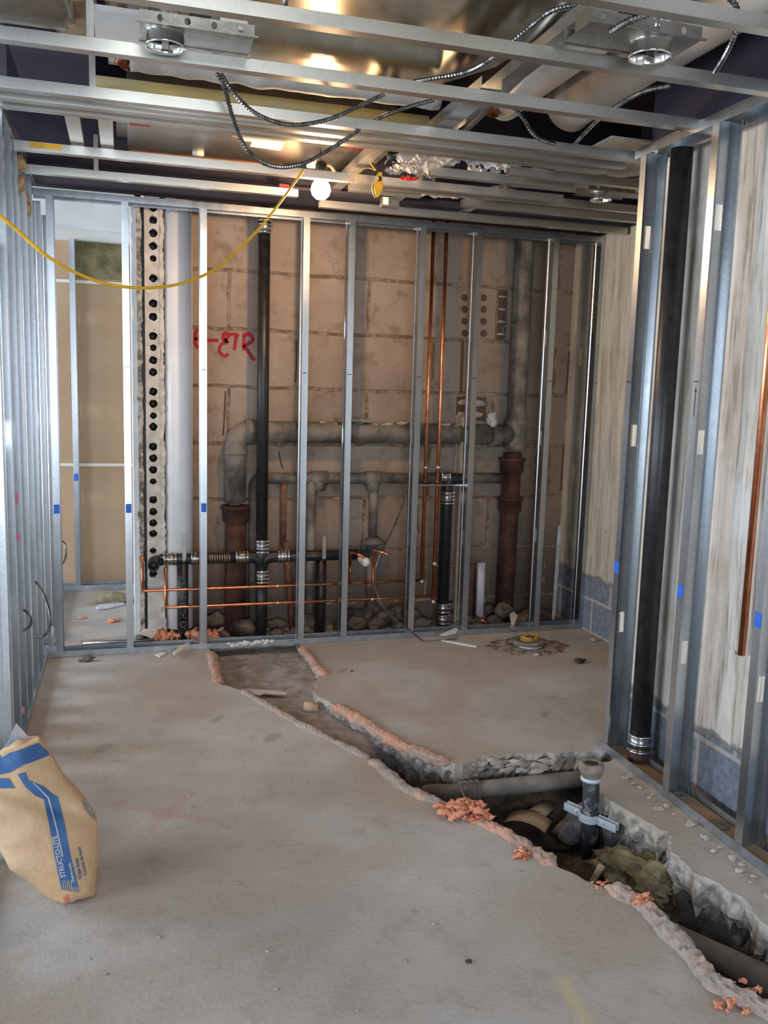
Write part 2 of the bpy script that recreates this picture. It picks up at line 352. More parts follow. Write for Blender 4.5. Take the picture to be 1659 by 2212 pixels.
mk('floor_trench', mb, fill_m, kind='structure')
mk('ceiling', MB().box((-4.6, -3.05, 2.98), (3.05, 6.6, 3.08)), deck_m, kind='structure')
Yb = 5.14
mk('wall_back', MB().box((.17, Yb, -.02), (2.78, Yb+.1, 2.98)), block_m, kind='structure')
mk('wall_right', MB().box((2.03, -3.0, -.02), (2.15, 3.22, 2.42)), near_wall_m, kind='structure')
mk('wall_right_upper', MB().box((2.03, -3.0, 2.42), (2.15, 3.22, 2.98)), navy, kind='structure')
mk('wall_alcove_right', MB().box((2.74, 3.22, -.02), (2.86, 5.24, 2.405)), alcove_m, kind='structure')
mk('wall_alcove_right_upper', MB().box((2.74, 3.22, 2.405), (2.86, 5.24, 2.98)), deck_m, kind='structure')
mk('wall_alcove_near', MB().box((2.15, 3.12, -.02), (2.86, 3.22, 2.98)), alcove_m, kind='structure')
mk('wall_far', MB().box((-2.4, 6.42, -.02), (.30, 6.5, 2.98)), gyp, kind='structure')
fw = bpy.data.objects['wall_far']
a, b = P(150, 500, 'y', 6.41), P(285, 606, 'y', 6.41)
mk('green_board', MB().box((a.x+.01, 6.412, b.z), (.22, 6.424, 2.9)), greenb, fw)
for py in (610, 1004): z = P(200, py, 'y', 6.41).z; mk('board_joint', MB().box((-.7, 6.409, z-.010), (.25, 6.424, z+.010)), tape_joint, fw)
mk('wall_rear', MB().box((-4.6, -3.05, 0), (-1.7, -2.98, 2.98)).box((1.1, -3.05, 0), (2.03, -2.98, 2.98)).box((-1.7, -3.05, 0), (1.1, -2.98, .6)).box((-1.7, -3.05, 2.4), (1.1, -2.98, 2.98)), gyp, kind='structure')
mk('wall_left', MB().box((-4.6, -2.98, 0), (-4.5, 6.6, .55)).box((-4.6, -2.98, 2.35), (-4.5, 6.6, 2.98)).box((-4.6, -2.98, .55), (-4.5, -.1, 2.35)).box((-4.6, 2.5, .55), (-4.5, 3.9, 2.35)).box((-4.6, 6.3, .55), (-4.5, 6.6, 2.35)), gyp, kind='structure')
# hollow-core gypsum partition seen on its broken end: white cores, peeling plaster skin on the left
px0, px1, py0 = .098, .180, 4.985
outl = [Vector((px0, -.02)), Vector((px1, -.02)), Vector((px1, 2.98)), Vector((px0, 2.98))]
part_holes = [448, 475, 503, 531, 558, 601, 655, 684, 726, 751, 778, 804, 846, 872, 898, 922, 965, 990, 1015, 1040, 1080, 1106, 1130, 1153, 1190, 1240]
pv = list(outl); pe = [(0, 1), (1, 2), (2, 3), (3, 0)]; hc = []
for k, py in enumerate(part_holes):
    c = P(331, py, 'y', py0); r = .0235 if k % 5 < 4 else .019; hc.append((c, r)); n0 = len(pv); NN = 18
    for j in range(NN):
        rr = r * (1 + .10 * noise.noise(Vector((k*3.1, math.cos(j/NN*2*PI), math.sin(j/NN*2*PI))))); pv.append(Vector((c.x + rr*math.cos(2*PI*j/NN), c.z + rr*math.sin(2*PI*j/NN))))
    pe += [(n0+j, n0+(j+1) % NN) for j in range(NN)]
vz, _, fz, *_ = delaunay_2d_cdt(pv, pe, [], 1, 1e-5)
mb = MB(); mb.add([(v.x, py0, v.y) for v in vz], [tuple(f) for f in fz if all((Vector((sum(vz[i].x for i in f)/len(f), 0, sum(vz[i].y for i in f)/len(f))) - Vector((c.x, 0, c.z))).length > r*.86 for c, r in hc)])
mb.add([(px0, py0, -.02), (px0, py0, 2.98), (px0, 6.42, 2.98), (px0, 6.42, -.02)], [(0, 1, 2, 3)])
mb.add([(px1, py0, -.02), (px1, py0, 2.98), (px1, Yb+.1, 2.98), (px1, Yb+.1, -.02)], [(0, 1, 2, 3)])
for c, r in hc: mb.rings([[Vector((c.x + r*math.cos(2*PI*j/18), y, c.z + r*math.sin(2*PI*j/18))) for j in range(18)] for y in (py0, py0+.35)], cap=False)
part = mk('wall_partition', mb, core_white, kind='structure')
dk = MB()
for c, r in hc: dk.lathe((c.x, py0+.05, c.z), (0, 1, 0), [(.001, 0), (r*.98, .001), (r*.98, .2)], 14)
mk('core_shadow_lining', dk, black_m, part)  # black caps inside the cores, painting in the shade of the holes
# crusts of plaster and mortar on both sides of the block end
for nm, xa, xb, yo, m, sd, lab in (('plaster_skin', .058, .082, -.012, plaster_old, 1, None), ('mortar_edge', px1-.004, px1+.018, -.006, core_white, 5, None)):
    g = MB(); R = []
    for i in range(150):
        z = -.01 + i*2.42/149; q = Vector((sd, z*9, 0)); w1 = .010*noise.noise(q) + .008*noise.noise(q*4); w2 = .010*noise.noise(q+Vector((9, 0, 0)))+.008*noise.noise(q*5)
        yy = py0 + yo + .015*noise.noise(q*3+Vector((0, 0, 4)))
        R.append([Vector((xa+w1, yy, z)), Vector((xb+w2, yy+.006*noise.noise(q*6), z)), Vector((xb+w2*.5, py0+.06, z)), Vector((xa+w1*.3, py0+.06, z))])
    g.rings(R, True, False); mk(nm, g, m, part)
mk('plaster_face', MB().box((.030, py0+.02, 0), (.058, 6.40, 2.42)), white_wall, part)
mk('gap_shade_strip', MB().box((.079, py0+.03, 0), (.10, py0+.08, 2.42)), black_m, part)  # black strip filling the gap, standing in for the shade inside it
# white soffit in the far room
s0, s1 = P(120, 490, 'y', 5.9), P(290, 430, 'y', 5.9)
mk('soffit', MB().box((-1.0, 5.9, s0.z), (.06, 6.42, s1.z)).box((-1.0, 5.93, s1.z), (.06, 6.42, 2.98)), white_wall, kind='structure')
bpy.data.objects['soffit'].name = 'trim_1'
# ------------------------------------------------------------------ steel framing
def stud_mesh(o, du, dv, z0, z1, d=.092, w=.034, holes=(.62, 1.22, 1.83)):
    # o: room-side corner; du: into the wall; dv: direction of the flanges
    o = Vector((*o, 0)); du = Vector((*du, 0)); dv = Vector((*dv, 0))
    prof = [(.007, w), (0, w), (0, 0), (.24*d, 0), (.29*d, .004), (.36*d, .004), (.64*d, .004), (.71*d, .004), (.76*d, 0), (d, 0), (d, w), (d-.007, w)]
    zs = [z0]
    for h in holes:
        if z0+.1 < h < z1-.15: zs += [h, h+.085]
    zs.append(z1); m = MB()
    for z in zs:
        for u, v in prof: m.v.append(o + du*u + dv*v + Vector((0, 0, z)))
    n = len(prof)
    for i in range(len(zs)-1):
        for j in range(n-1):
            if i % 2 == 1 and j == 5: continue
            m.f.append((i*n+j, i*n+j+1, (i+1)*n+j+1, (i+1)*n+j)); m.sm.append(False)
    return m
def face_patch(o, du, dv, u0, u1, z0, z1, off=.0016):
    # little flat patch wrapped on the room face of a flange
    o = Vector((*o, 0)); du = Vector((*du, 0)); dv = Vector((*dv, 0)); m = MB()
    a = [o - du*off + dv*u0, o - du*off + dv*u1, o + du*.0004 + dv*u1, o + du*.0004 + dv*u0]
    m.rings([[p + Vector((0, 0, z0)) for p in a], [p + Vector((0, 0, z1)) for p in a]], True, False); return m
def stud(o, du, dv, z0, z1, label, group, tape=None, mark=None, arrow=False, **k):
    s = mk('steel_stud', stud_mesh(o, du, dv, z0, z1, **k), galv, None, label, 'stud', group, solid=.0012)
    w = k.get('w', .034)
    if tape: mk('tape_flag', face_patch(o, du, dv, .004, w-.002, tape-.024, tape+.024), tape_blue, s)
    if mark: mk('ink_mark', face_patch(o, du, dv, .004, w-.004, mark-.0018, mark+.0018), ink, s)
    if arrow:
        m = face_patch(o, du, dv, w/2-.001, w/2+.001, mark-.12, mark-.02); m2 = face_patch(o, du, dv, w/2-.006, w/2+.006, mark-.034, mark-.030); m.add(m2.v, m2.f)
        mk('ink_arrow', m, ink, s)
    return s
ZT = 2.372
gb = 'studs of the back frame'
for px, lab, tape, flip in ((112, 'corner stud of the back frame with blue tape, at the left framing', 1, 0), (269, 'back frame stud with blue tape, left of the broken hollow block end', 1, 0),
        (433, 'back frame stud with blue tape, just right of the big white pipe', 1, 0), (649, 'back frame stud between black soil stack and white test ball', 0, 0),
        (744, 'back frame stud just left of the white test ball', 0, 0), (893, 'back frame stud just left of the two copper risers', 0, 0),
        (1012, 'back frame stud just right of the two copper risers', 0, 0), (1172, 'back frame stud right of the rusty old stack', 0, 0), (1271, 'last back frame stud, touching the bare concrete wall', 0, 0)):
    x = P(px, 1000, 'y', 4.77).x
    stud((x, 4.77), (0, 1), (1, 0), .002, ZT, lab, gb, .795 if tape else None, 1.535 if px > 112 else None, holes=(.55, 1.15, 1.75))
gr = 'studs of the right frame'
for y, lab in ((3.05, 'end stud of the right frame, black stack right behind it'), (2.625, 'middle stud of the right frame with an ink arrow'), (2.225, 'right frame stud beside the cut copper pipe'), (1.82, 'right frame stud at the edge of view past the copper pipe')):
    stud((1.88, y), (1, 0), (0, -1), .002, ZT, lab, gr, .775, 1.512, arrow=abs(y-2.625) < .01, w=.036, holes=(.50, 1.26, 2.02))
gl = 'studs of the left frame'
for y, lab in ((3.30, 'left frame stud cut by the photo edge'), (3.56, 'left frame stud with clip, second from the photo edge'), (3.80, 'left frame stud with red paint smears on its web'), (4.00, 'left frame stud where the long flexible conduit comes out'), (4.30, 'left frame stud in the tight cluster before the corner'), (4.55, 'left frame stud next to the corner stud')):
    stud((-.42, y), (-1, 0), (0, 1), .002, ZT+.06, lab, gl, w=.036, holes=(.50, 1.20, 1.95))
for i, (y, lab) in enumerate(((5.0, 'left frame stud just past the back frame corner'), (5.40, 'left frame stud in the far room, conduit loop beside it'), (5.85, 'left frame stud farthest back before the tan board'))):
    stud((-.42, y), (-1, 0), (0, 1), .002, ZT, lab, gl, holes=(.50, 1.20, 1.95))
gf = 'studs against the tan board'
for px, lab, t in ((158, 'thin far stud with blue tape in front of the tan board', 1), (296, 'far stud beside the sunlit plaster face', 0)):
    x = P(px, 1000, 'y', 6.32).x; stud((x if not px == 296 else x-.03, 6.32), (0, 1), (1, 0), .002, s0.z+.03, lab, gf, P(160, 1031, 'y', 6.32).z if t else None, None)
def channel(p0, p1, web, leg, legdir, t=.0015):
    # U channel from p0 to p1; web = vector across the web, leg length along legdir
    p0, p1, web, L = Vector(p0), Vector(p1), Vector(web), Vector(legdir)*leg
    n = max(2, int((p1-p0).length/.25)); m = MB()
    for i in range(n+1):
        p = p0.lerp(p1, i/n); m.v += [p + L, p, p + web, p + web + L]
    for i in range(n):
        for j in range(3): m.f.append((i*4+j, i*4+j+1, (i+1)*4+j+1, (i+1)*4+j)); m.sm.append(False)
    return m
def track(p0, p1, web, leg, legdir, label, m=galv_track, name='steel_track', cat='track', group=None):
    return mk(name, channel(p0, p1, web, leg, legdir), m, None, label, cat, group, solid=.0016)
tb = track((-.44, 4.768, .002), (2.735, 4.768, .002), (0, .096, 0), .032, (0, 0, 1), 'bottom track of the back frame lying across the slab')
crumbs = MB()
for k in range(16):
    q = P(495 + k*6 + random.uniform(-3, 3), 1388 + random.uniform(-4, 4), 'y', 4.766); crumbs.blob((q.x, 4.767, .014+random.uniform(0, .02)), .007+random.random()*.006, sub=1, seed=k, squash=(1.4, .3, 1))
mk('plaster_splash', crumbs, white_paper, tb)
track((-.44, 4.768, 2.39), (2.735, 4.768, 2.39), (0, .096, 0), .032, (0, 0, -1), 'top track of the back frame above the studs', galv)
track((1.878, .9, .002), (1.878, 3.09, .002), (.098, 0, 0), .032, (0, 0, 1), 'blue grey bottom track of the right frame along the trench')
track((1.878, .9, 2.39), (1.878, 3.09, 2.39), (.098, 0, 0), .036, (0, 0, -1), 'top track of the right frame against the dark beam', galv)
track((-.418, .9, .002), (-.418, 4.77, .002), (-.096, 0, 0), .03, (0, 0, 1), 'bottom track of the left frame beside the paper bag')
track((-.418, 4.87, .002), (-.418, 6.31, .002), (-.096, 0, 0), .03, (0, 0, 1), 'short bottom track of the left frame in the far room')
track((-.418, .9, 2.45), (-.418, 4.768, 2.45), (-.096, 0, 0), .045, (0, 0, -1), 'top track of the left frame seen from below', galv)
track((-.50, 6.315, .002), (.03, 6.315, .002), (0, .096, 0), .04, (0, 0, 1), 'far bottom track below the tan board')
# ceiling channels
JO = [(1.955, -.42, 1.96, 0, 'nearest bright ceiling channel crossing the top right corner', .004), (2.315, -.42, 1.96, 0, 'ceiling channel under both big light housings', .0), (2.70, -.42, 1.96, 0, 'third ceiling channel from the camera, right behind the left light can', .0),
      (3.125, -.40, 1.93, 0, 'front channel of the close group of three', 0), (3.235, -.40, 1.93, 0, 'middle channel of the close group of three', .0), (3.335, -.40, 1.90, 0, 'rear channel of the close group of three', .002),
      (3.90, -.42, 2.0, 0, 'ceiling channel just in front of the bulb with yellow paint at its end', 0), (4.30, -.42, .80, 0, 'ceiling channel behind the bulb near the back frame', 0)]
for y, xa, xb, _, lab, dz in JO:
    j = mk('ceiling_channel', channel((xa, y, 2.362+dz), (xb, y, 2.362+dz), (0, .036, 0), .034, (0, 0, 1)), galv_joist, None, lab, 'ceiling channel', 'channels of the ceiling grid', solid=.0014)
    if y == 3.90:
        mk('yellow_paint', MB().box((-.36, 3.8975, 2.372), (-.24, 3.899, 2.394)), yellow, j, 'yellow paint smear')
    if y == 2.70:
        q = P(625, 228, 'y', 2.69)
for (xa, xb, y, lab) in ((1.55, 2.70, 3.52, 'short loose channel over the alcove near the plastic bags'), (1.25, 1.93, 3.66, 'short channel end under crumpled plastic bags'), (1.15, 2.70, 3.98, 'alcove ceiling channel under torn plastic sheet'), (1.0, 1.35, 4.08, 'stub channel right of the bulb'), (1.6, 2.72, 4.18, 'alcove ceiling channel before the dark strip'), (.95, 2.72, 4.50, 'alcove ceiling channel nearest the back frame')):
    mk('ceiling_channel', channel((xa, y, 2.365), (xb, y, 2.365), (0, .036, 0), .034, (0, 0, 1)), galv_joist, None, lab, 'ceiling channel', 'channels of the ceiling grid', solid=.0014)
for (y, z, lab) in ((3.30, 2.445, 'back runner'),):
    pass
def runner(x, y0, y1, z, lab, w=.04, m=galv_joist, h=.036):
    return mk('carrying_channel', channel((x, y0, z), (x, y1, z), (w, 0, 0), h, (0, 0, 1)), m, None, lab, 'channel', 'carrying channels above the grid', solid=.0014)
runner(P(160, 290, 'z', 2.405).x-.02, 3.36, 3.93, 2.405, 'carrying channel at the left with a bent web', .05)
runner(P(215, 290, 'z', 2.405).x, 3.36, 3.93, 2.405, 'carrying channel beside the unit casing, second from the left', .05)
runner(1.10, 2.75, 3.35, 2.42, 'warm lit carrying channel rising beside the duct', .07, galv)
runner(1.18, 2.2, 3.45, 2.46, 'grey carrying channel between duct and white pipes', .06, galv)
runner(1.30, 3.4, 4.6, 2.405, 'carrying channel under the plastic bags', .04)
runner(1.72, 3.4, 4.6, 2.405, 'carrying channel in the dark alcove ceiling', .04)
runner(.98, 3.36, 4.45, 2.43, 'dark carrying channel right of the unit casing', .05)
def hanger(px, py0, py1, y, lab):
    a, b = P(px, py1, 'y', y), P(px, py0, 'y', y)
    return mk('hanger_strap', MB().box((a.x-.010, y-.001, a.z), (a.x+.010, y+.001, max(b.z, 2.55))), galv_joist, None, lab, 'strap', 'hanger straps')
hanger(200, 128, 195, 3.13, 'vertical hanger strap above the left ceiling channels'); hanger(195, 30, 80, 2.73, 'hanger wire strap above the left edge channel'); hanger(208, 360, 378, 4.30, 'short hanger above the channel near the left corner')
q = P(615, 15, 'y', 2.33); mk('hanger_strap', MB().tube([(q.x+.03, 2.33, 2.58), (q.x, 2.33, 2.40)], .008, 4), galv_joist, None, 'slanted hanger strap under the large duct', 'strap', 'hanger straps')
# ------------------------------------------------------------------ above the ceiling grid
dz = 2.60; dx1 = 1.33; outline = [Vector((-.05, 1.2)), Vector((.95, 1.2))]
for k in range(13): a = -PI/2 + k*PI/2/12; outline.append(Vector((.95 + .40*math.cos(a), 1.85 + .65*math.sin(a))))
outline += [Vector((1.35, 2.4)), Vector((1.27, 3.05)), Vector((1.05, 3.48)), Vector((-.05, 3.48))]
mb = MB(); mb.rings([[Vector((p.x, p.y, dz)) for p in outline], [Vector((p.x, p.y, dz+.30)) for p in outline]], True, False)
duct = mk('air_duct', mb, duct_m, None, 'large flat sheet metal air duct mirroring the bulb', 'duct')
mk('duct_seam', MB().tube([Vector((p.x, p.y, dz+.004)) + (Vector((p.x, p.y, 0))-Vector((.6, 2.3, 0))).normalized()*-.015 for p in outline[1:-2]], .006, 6), duct_m, duct)
mk('duct_flange', MB().box((-.05, 3.455, dz-.012), (1.06, 3.485, dz)).box((.30, 2.3, dz-.006), (.325, 3.47, dz)), box_metal, duct)
# fan coil casing
a = P(275, 265, 'z', 2.5); fx0, fx1, fy0, fy1 = .015, 1.13, 3.80, 4.33
unit = mk('fan_coil_casing', MB().box((fx0, fy0, 2.50), (fx1, fy1, 2.78)), box_metal, None, 'galvanised fan coil casing with white label above the bulb', 'ventilation unit')
def on_unit(name, pxs, m, z=2.4985, th=.0015):
    ps = [P(x, y, 'z', 2.499) for x, y in pxs]; g = MB(); g.rings([[Vector((p.x, p.y, 2.4975)) for p in ps], [Vector((p.x, p.y, 2.5)) for p in ps]], True, False); return mk(name, g, m, unit)
on_unit('red_sticker', ((279, 262), (325, 266), (325, 273), (279, 270)), red_m); on_unit('white_sticker', ((522, 290), (618, 299), (606, 325), (540, 316), (544, 306), (522, 303)), white_label)
on_unit('red_sticker', ((746, 316), (788, 318), (785, 323), (747, 319)), red_m); on_unit('barcode_sticker', ((500, 287), (518, 290), (516, 297), (501, 295)), pink_label)
for px, py in ((428, 334), (674, 361)):
    q = P(px, py, 'z', 2.49); mk('round_plug', MB().lathe((q.x, q.y, 2.488), (0, 0, 1), [(.0, 0), (.026, 0), (.026, .012)], 20), white_label, unit)
mk('gasket_strip', MB().box((fx0+.01, fy1-.004, 2.494), (fx1-.4, fy1+.006, 2.50)), orange_edge, unit)
mk('side_flange', MB().box((fx0-.045, fy0, 2.52), (fx0, fy1-.15, 2.56)), box_metal, unit)
# pipes and jackets above the grid
def cyl(name, pts, r, m, label=None, cat=None, parent=None, group=None, n=20):
    return mk(name, MB().tube(pts, r, n), m, parent, label, cat, group)
g = MB(); pts = [Vector((.02 + i*1.1/40, 3.22, 2.528 + .006*noise.noise(Vector((i*.4, 0, 0))))) for i in range(41)]
g.tube(pts, .04, 16, rad=[.040 + .010*noise.noise(Vector((i*.35, 4, 0))) for i in range(41)]); wp = mk('wrapped_pipe', g, jacket_grey, None, 'pipe in torn white jacket running across below the duct', 'pipe')
mk('torn_jacket_end', MB().blob((.0, 3.22, 2.528), .035, .5, seed=3, squash=(.7, 1, 1)), copper_old, wp)
cyl('insulated_pipe', [(-.10, 3.40, 2.492), (1.14, 3.40, 2.492)], .026, jacket_yellow, 'long yellowish insulated pipe just above the triple channels', 'pipe')
w1 = cyl('drain_line', [(1.56, 1.2, 2.70), (1.56, 3.62, 2.70)], .085, insul_white, 'left one of two big white jacketed pipes overhead', 'pipe', group='white jacketed pipes', n=30)
mk('jacket_collar', MB().tube([(1.56, 3.62, 2.70), (1.56, 3.64, 2.70)], .09, 30), insul_white, w1); mk('scorched_end', MB().blob((1.50, 3.60, 2.645), .035, .4, seed=5), copper_old, w1)
w2 = cyl('drain_line', [(1.86, 1.0, 2.72), (1.86, 3.45, 2.72)], .11, insul_white, 'right one of two big white jacketed pipes overhead', 'pipe', group='white jacketed pipes', n=30)
mk('grey_sleeve', MB().tube([(1.86, 3.45, 2.72), (1.86, 3.62, 2.70)], .112, 30), jacket_grey, w2)
cyl('conduit_pipe', spline([P(1095, 0, 'z', 2.78), P(1075, 60, 'z', 2.76), P(1040, 95, 'z', 2.75), P(990, 150, 'z', 2.74)], 8), .022, jacket_grey, 'grey bent pipe in the dark gap right of the duct', 'pipe')
cyl('conduit_pipe', [P(1125, 0, 'z', 2.78), P(1122, 100, 'z', 2.78)], .022, jacket_grey, 'straight grey pipe beside the bent one overhead', 'pipe')
cyl('conduit_pipe', [P(1290, 0, 'z', 2.56), P(985, 300, 'z', 2.56)], .016, galv, 'thin steel conduit crossing under the white pipes', 'pipe')
# left: flexible duct with paper wrap
g = MB(); q0 = P(-60, 60, 'z', 2.62); q1 = P(330, -20, 'z', 2.66)
g.tube([Vector((-.80, 2.98, 2.66)), Vector((-.17, 2.98, 2.66)), Vector((-.14, 2.98, 2.66))], .15, 36, rad=[.15, .15, .13]); fd = mk('round_duct', g, box_metal, None, 'round grey duct in the top left corner', 'duct')
g = MB(); sh = [(205, 10), (290, -5), (375, 8), (380, 30), (352, 40), (372, 55), (382, 100), (330, 108), (260, 100), (215, 45)]
sh = [(x*.62-25, y*.95) for x, y in sh]; ps = [P(x, y, 'z', 2.575) for x, y in sh]
g.rings([[Vector((p.x, p.y, 2.575 + .012*math.sin(p.x*60))) for p in ps], [Vector((p.x, p.y, 2.580 + .012*math.sin(p.x*60))) for p in ps]], True, False)
mk('paper_wrap', g, tan_paper, None, 'torn tan paper hanging beside the top left duct', 'paper')
mk('ceiling_board', MB().box((-.08, 2.78, 2.50), (.09, 3.06, 2.515)), white_wall, None, 'pale bluish panel behind the left light housing', 'panel')
mk('soffit_box', MB().box((-.40, 3.5, 2.66), (-.12, 4.38, 2.9)), navy, None, 'dark navy steel beam above the left channels', 'beam')
mk('steel_beam', MB().box((-.50, 4.46, 2.43), (2.73, 4.50, 2.97)).box((-.50, 4.40, 2.415), (2.73, 4.86, 2.43)), navy, None, 'dark navy steel beam above the back frame', 'beam')
mk('alarm_box', MB().box((P(602, 402, 'y', 4.36).x, 4.33, P(602, 422, 'y', 4.36).z), (P(622, 402, 'y', 4.36).x, 4.36, P(602, 400, 'y', 4.36).z)), red_plastic, None, 'small red plastic box behind the yellow cord', 'box')
# ------------------------------------------------------------------ recessed light housings
def housing(c, lab, sc=1, rot=0, plate=(-.10, .32), grp='recessed light housings'):
    cx, cy, cz = c; t = empty('light_housing', (cx, cy, cz), lab, 'light housing', grp)
    Mx = Matrix.Translation(Vector(c)) @ Matrix.Rotation(rot, 4, 'Z') @ Matrix.Scale(sc, 4)
    def put(name, m, mt):
        m.v = [Mx @ v for v in m.v]; return mk(name, m, mt, t)
    a, b = plate; g = MB()  # pan with a round opening
    out = [Vector((a, -.085)), Vector((b, -.085)), Vector((b, .085)), Vector((a, .085))]; pv = list(out) + [Vector((.058*math.cos(2*PI*k/24), .058*math.sin(2*PI*k/24))) for k in range(24)]
    vv, _, ff, *_ = delaunay_2d_cdt(pv, [(k, (k+1) % 4) for k in range(4)] + [(4+k, 4+(k+1) % 24) for k in range(24)], [], 1, 1e-6)
    g.add([(v.x, v.y, .035) for v in vv], [tuple(f) for f in ff if Vector((sum(vv[i].x for i in f)/len(f), sum(vv[i].y for i in f)/len(f))).length > .052])
    # upturned side with keyhole slots
    hv = [Vector((a, .035)), Vector((b, .035)), Vector((b, .075)), Vector((a, .075))]; he = [(0, 1), (1, 2), (2, 3), (3, 0)]; cs = [a+.07+k*(b-a-.12)/3 for k in range(4)]
    for x in cs:
        n0 = len(hv); hv += [Vector((x + .011*math.cos(2*PI*k/10), .055 + .013*math.sin(2*PI*k/10))) for k in range(10)]; he += [(n0+k, n0+(k+1) % 10) for k in range(10)]
    vv, _, ff, *_ = delaunay_2d_cdt(hv, he, [], 1, 1e-6); ff = [f for f in ff if all(abs(sum(vv[i].x for i in f)/len(f)-x) > .009 or abs(sum(vv[i].y for i in f)/len(f)-.055) > .011 for x in cs)]
    for yy in (-.085, .085): g.add([(v.x, yy, v.y) for v in vv], [tuple(f) for f in ff])
    p = put('pan', g, strap_m); md = p.modifiers.new('sheet', 'SOLIDIFY'); md.thickness = .0015
    put('collar', MB().lathe((0, 0, -.012), (0, 0, 1), [(.066, .05), (.066, .035), (.068, .033), (.068, .008), (.071, .006), (.071, 0), (.067, 0), (.064, .006), (.062, .045)], 36), shiny)
    put('reflector_can', MB().lathe((0, 0, .035), (0, 0, 1), [(.060, 0), (.064, .05), (.055, .09), (.03, .115), (.001, .12)], 30), shiny)
    put('socket_clip', MB().box((-.012, -.004, -.016), (.012, .004, .07), Matrix.Rotation(.5, 4, 'X')), strap_m)
    jx = b-.07; jb = put('junction_box', MB().box((jx-.05, -.05, .037), (jx+.05, .05, .11)), box_metal)
    put('driver_box', MB().box((.085, -.03, .075), (.16, .05, .12)), black_m)
    for yy in (-.095, .095): put('hanger_bar', MB().box((a-.012, yy-.004, .029), (b+.012, yy+.004, .035)), strap_m)
    put('rating_sticker', MB().box((.10, -.02, .0335), (.13, .01, .0345)), pink_label)
    return t
housing((*P(357, 108, 'z', 2.36)[:2], 2.375), 'recessed light housing overhead at the left, collar facing down', .76, 0, (-.09, .31))
housing((*P(1403, 130, 'z', 2.36)[:2], 2.375), 'recessed light housing overhead at the right, bars turned sideways', .80, PI, (-.14, .28))
housing((*P(1298, 432, 'z', 2.37)[:2], 2.375), 'small looking far light housing over the dark alcove', .72, 0, (-.14, .20))
# ------------------------------------------------------------------ flexible conduits, bulb and cords
def bx(pts, lab, r=.0085, pitch=.010):
    return mk('flexible_conduit', ribbed(pts, r, pitch), flex_m, None, lab, 'conduit', 'flexible metal conduits')
def curve(seq): return [P(px, py, 'y', y) for px, py, y in seq]
bx(curve(((468, 158, 3.0), (485, 190, 3.02), (505, 260, 3.05), (535, 325, 3.08), (585, 358, 3.12), (650, 355, 3.15), (720, 318, 3.15), (800, 265, 3.15), (870, 235, 3.15), (940, 215, 3.12))), 'long flexible conduit sagging lowest in front of the bulb')
bx(curve(((478, 160, 3.02), (500, 195, 3.0), (545, 240, 3.0), (600, 265, 3.0), (650, 269, 3.0), (710, 258, 3.0), (770, 232, 3.0), (830, 203, 2.98))), 'shorter flexible conduit loop above the longer one')
bx(curve(((868, 183, 2.8), (920, 172, 2.75), (1000, 158, 2.7), (1050, 135, 2.6), (1095, 100, 2.55), (1150, 55, 2.5), (1190, 25, 2.45), (1240, 12, 2.42), (1300, 10, 2.4))), 'flexible conduit running from the duct up to the right light')
bx(curve(((1575, -5, 2.1), (1592, 20, 2.1), (1588, 70, 2.1), (1572, 110, 2.15), (1545, 155, 2.25))), 'flexible conduit dropping at the far top right')
bx(curve(((1450, 184, 2.6), (1390, 198, 2.75), (1340, 225, 2.85), (1290, 260, 2.95), (1240, 312, 3.05))), 'flexible conduit along the dark beam below the right light')
bx(curve(((1110, 232, 3.0), (1130, 255, 3.0), (1145, 280, 3.0), (1165, 300, 3.0), (1200, 312, 3.0))), 'short flexible conduit hanging under the white pipe')
bx(curve(((1320, 70, 2.15), (1355, 48, 2.1), (1400, 30, 2.05), (1440, 18, 2.0))), 'thick flexible conduit entering the right light box', .011, .011)
bx(curve(((1285, 400, 4.0), (1320, 390, 3.9), (1385, 382, 3.8))), 'dark flexible conduit over the far light', .007)
bp = P(693, 405, 'y', 3.98)
t = empty('hanging_bulb', (bp.x, bp.y, bp.z-.045), 'lit bare bulb hanging below the ceiling channels', 'light bulb')
em = bpy.data.materials.new('lit_bulb_glass'); em.use_nodes = True; eb = em.node_tree.nodes['Principled BSDF']; eb.inputs['Base Color'].default_value = (1, .9, .75, 1); eb.inputs['Emission Color'].default_value = (1, .66, .34, 1); eb.inputs['Emission Strength'].default_value = 30
mk('glass_bulb', MB().lathe((bp.x, bp.y, bp.z-.045), (0, 0, 1), [(.001, -.008), (.022, -.004), (.038, .012), (.045, .034), (.040, .056), (.024, .080), (.017, .095)], 24), em, t)
mk('socket', MB().lathe((bp.x, bp.y, bp.z+.048), (0, 0, 1), [(.001, 0), (.022, 0), (.024, .02), (.026, .05), (.018, .062), (.001, .064)], 20), pale_bulb_base, t)
mk('wire_loop', MB().tube(spline([(bp.x, bp.y, bp.z+.105), (bp.x-.005, bp.y, bp.z+.15), (bp.x+.012, bp.y, bp.z+.19)], 6), .002, 6), black_m, t)
mk('pigtail', MB().tube(spline([(bp.x+.01, bp.y, bp.z+.10), (bp.x+.045, bp.y, bp.z+.095), (bp.x+.07, bp.y, bp.z+.06), (bp.x+.085, bp.y, bp.z+.045)], 6), .008, 8), tan_paper, t)
bl = bpy.data.lights.new('bulb_glow', 'POINT'); bl.energy = 26; bl.color = (1, .62, .33); bl.shadow_soft_size = .036; bo = bpy.data.objects.new('bulb_glow', bl); COL.objects.link(bo); bo.location = (bp.x, bp.y, bp.z-.0)
bo.location = (bp.x, bp.y, bp.z-.085)
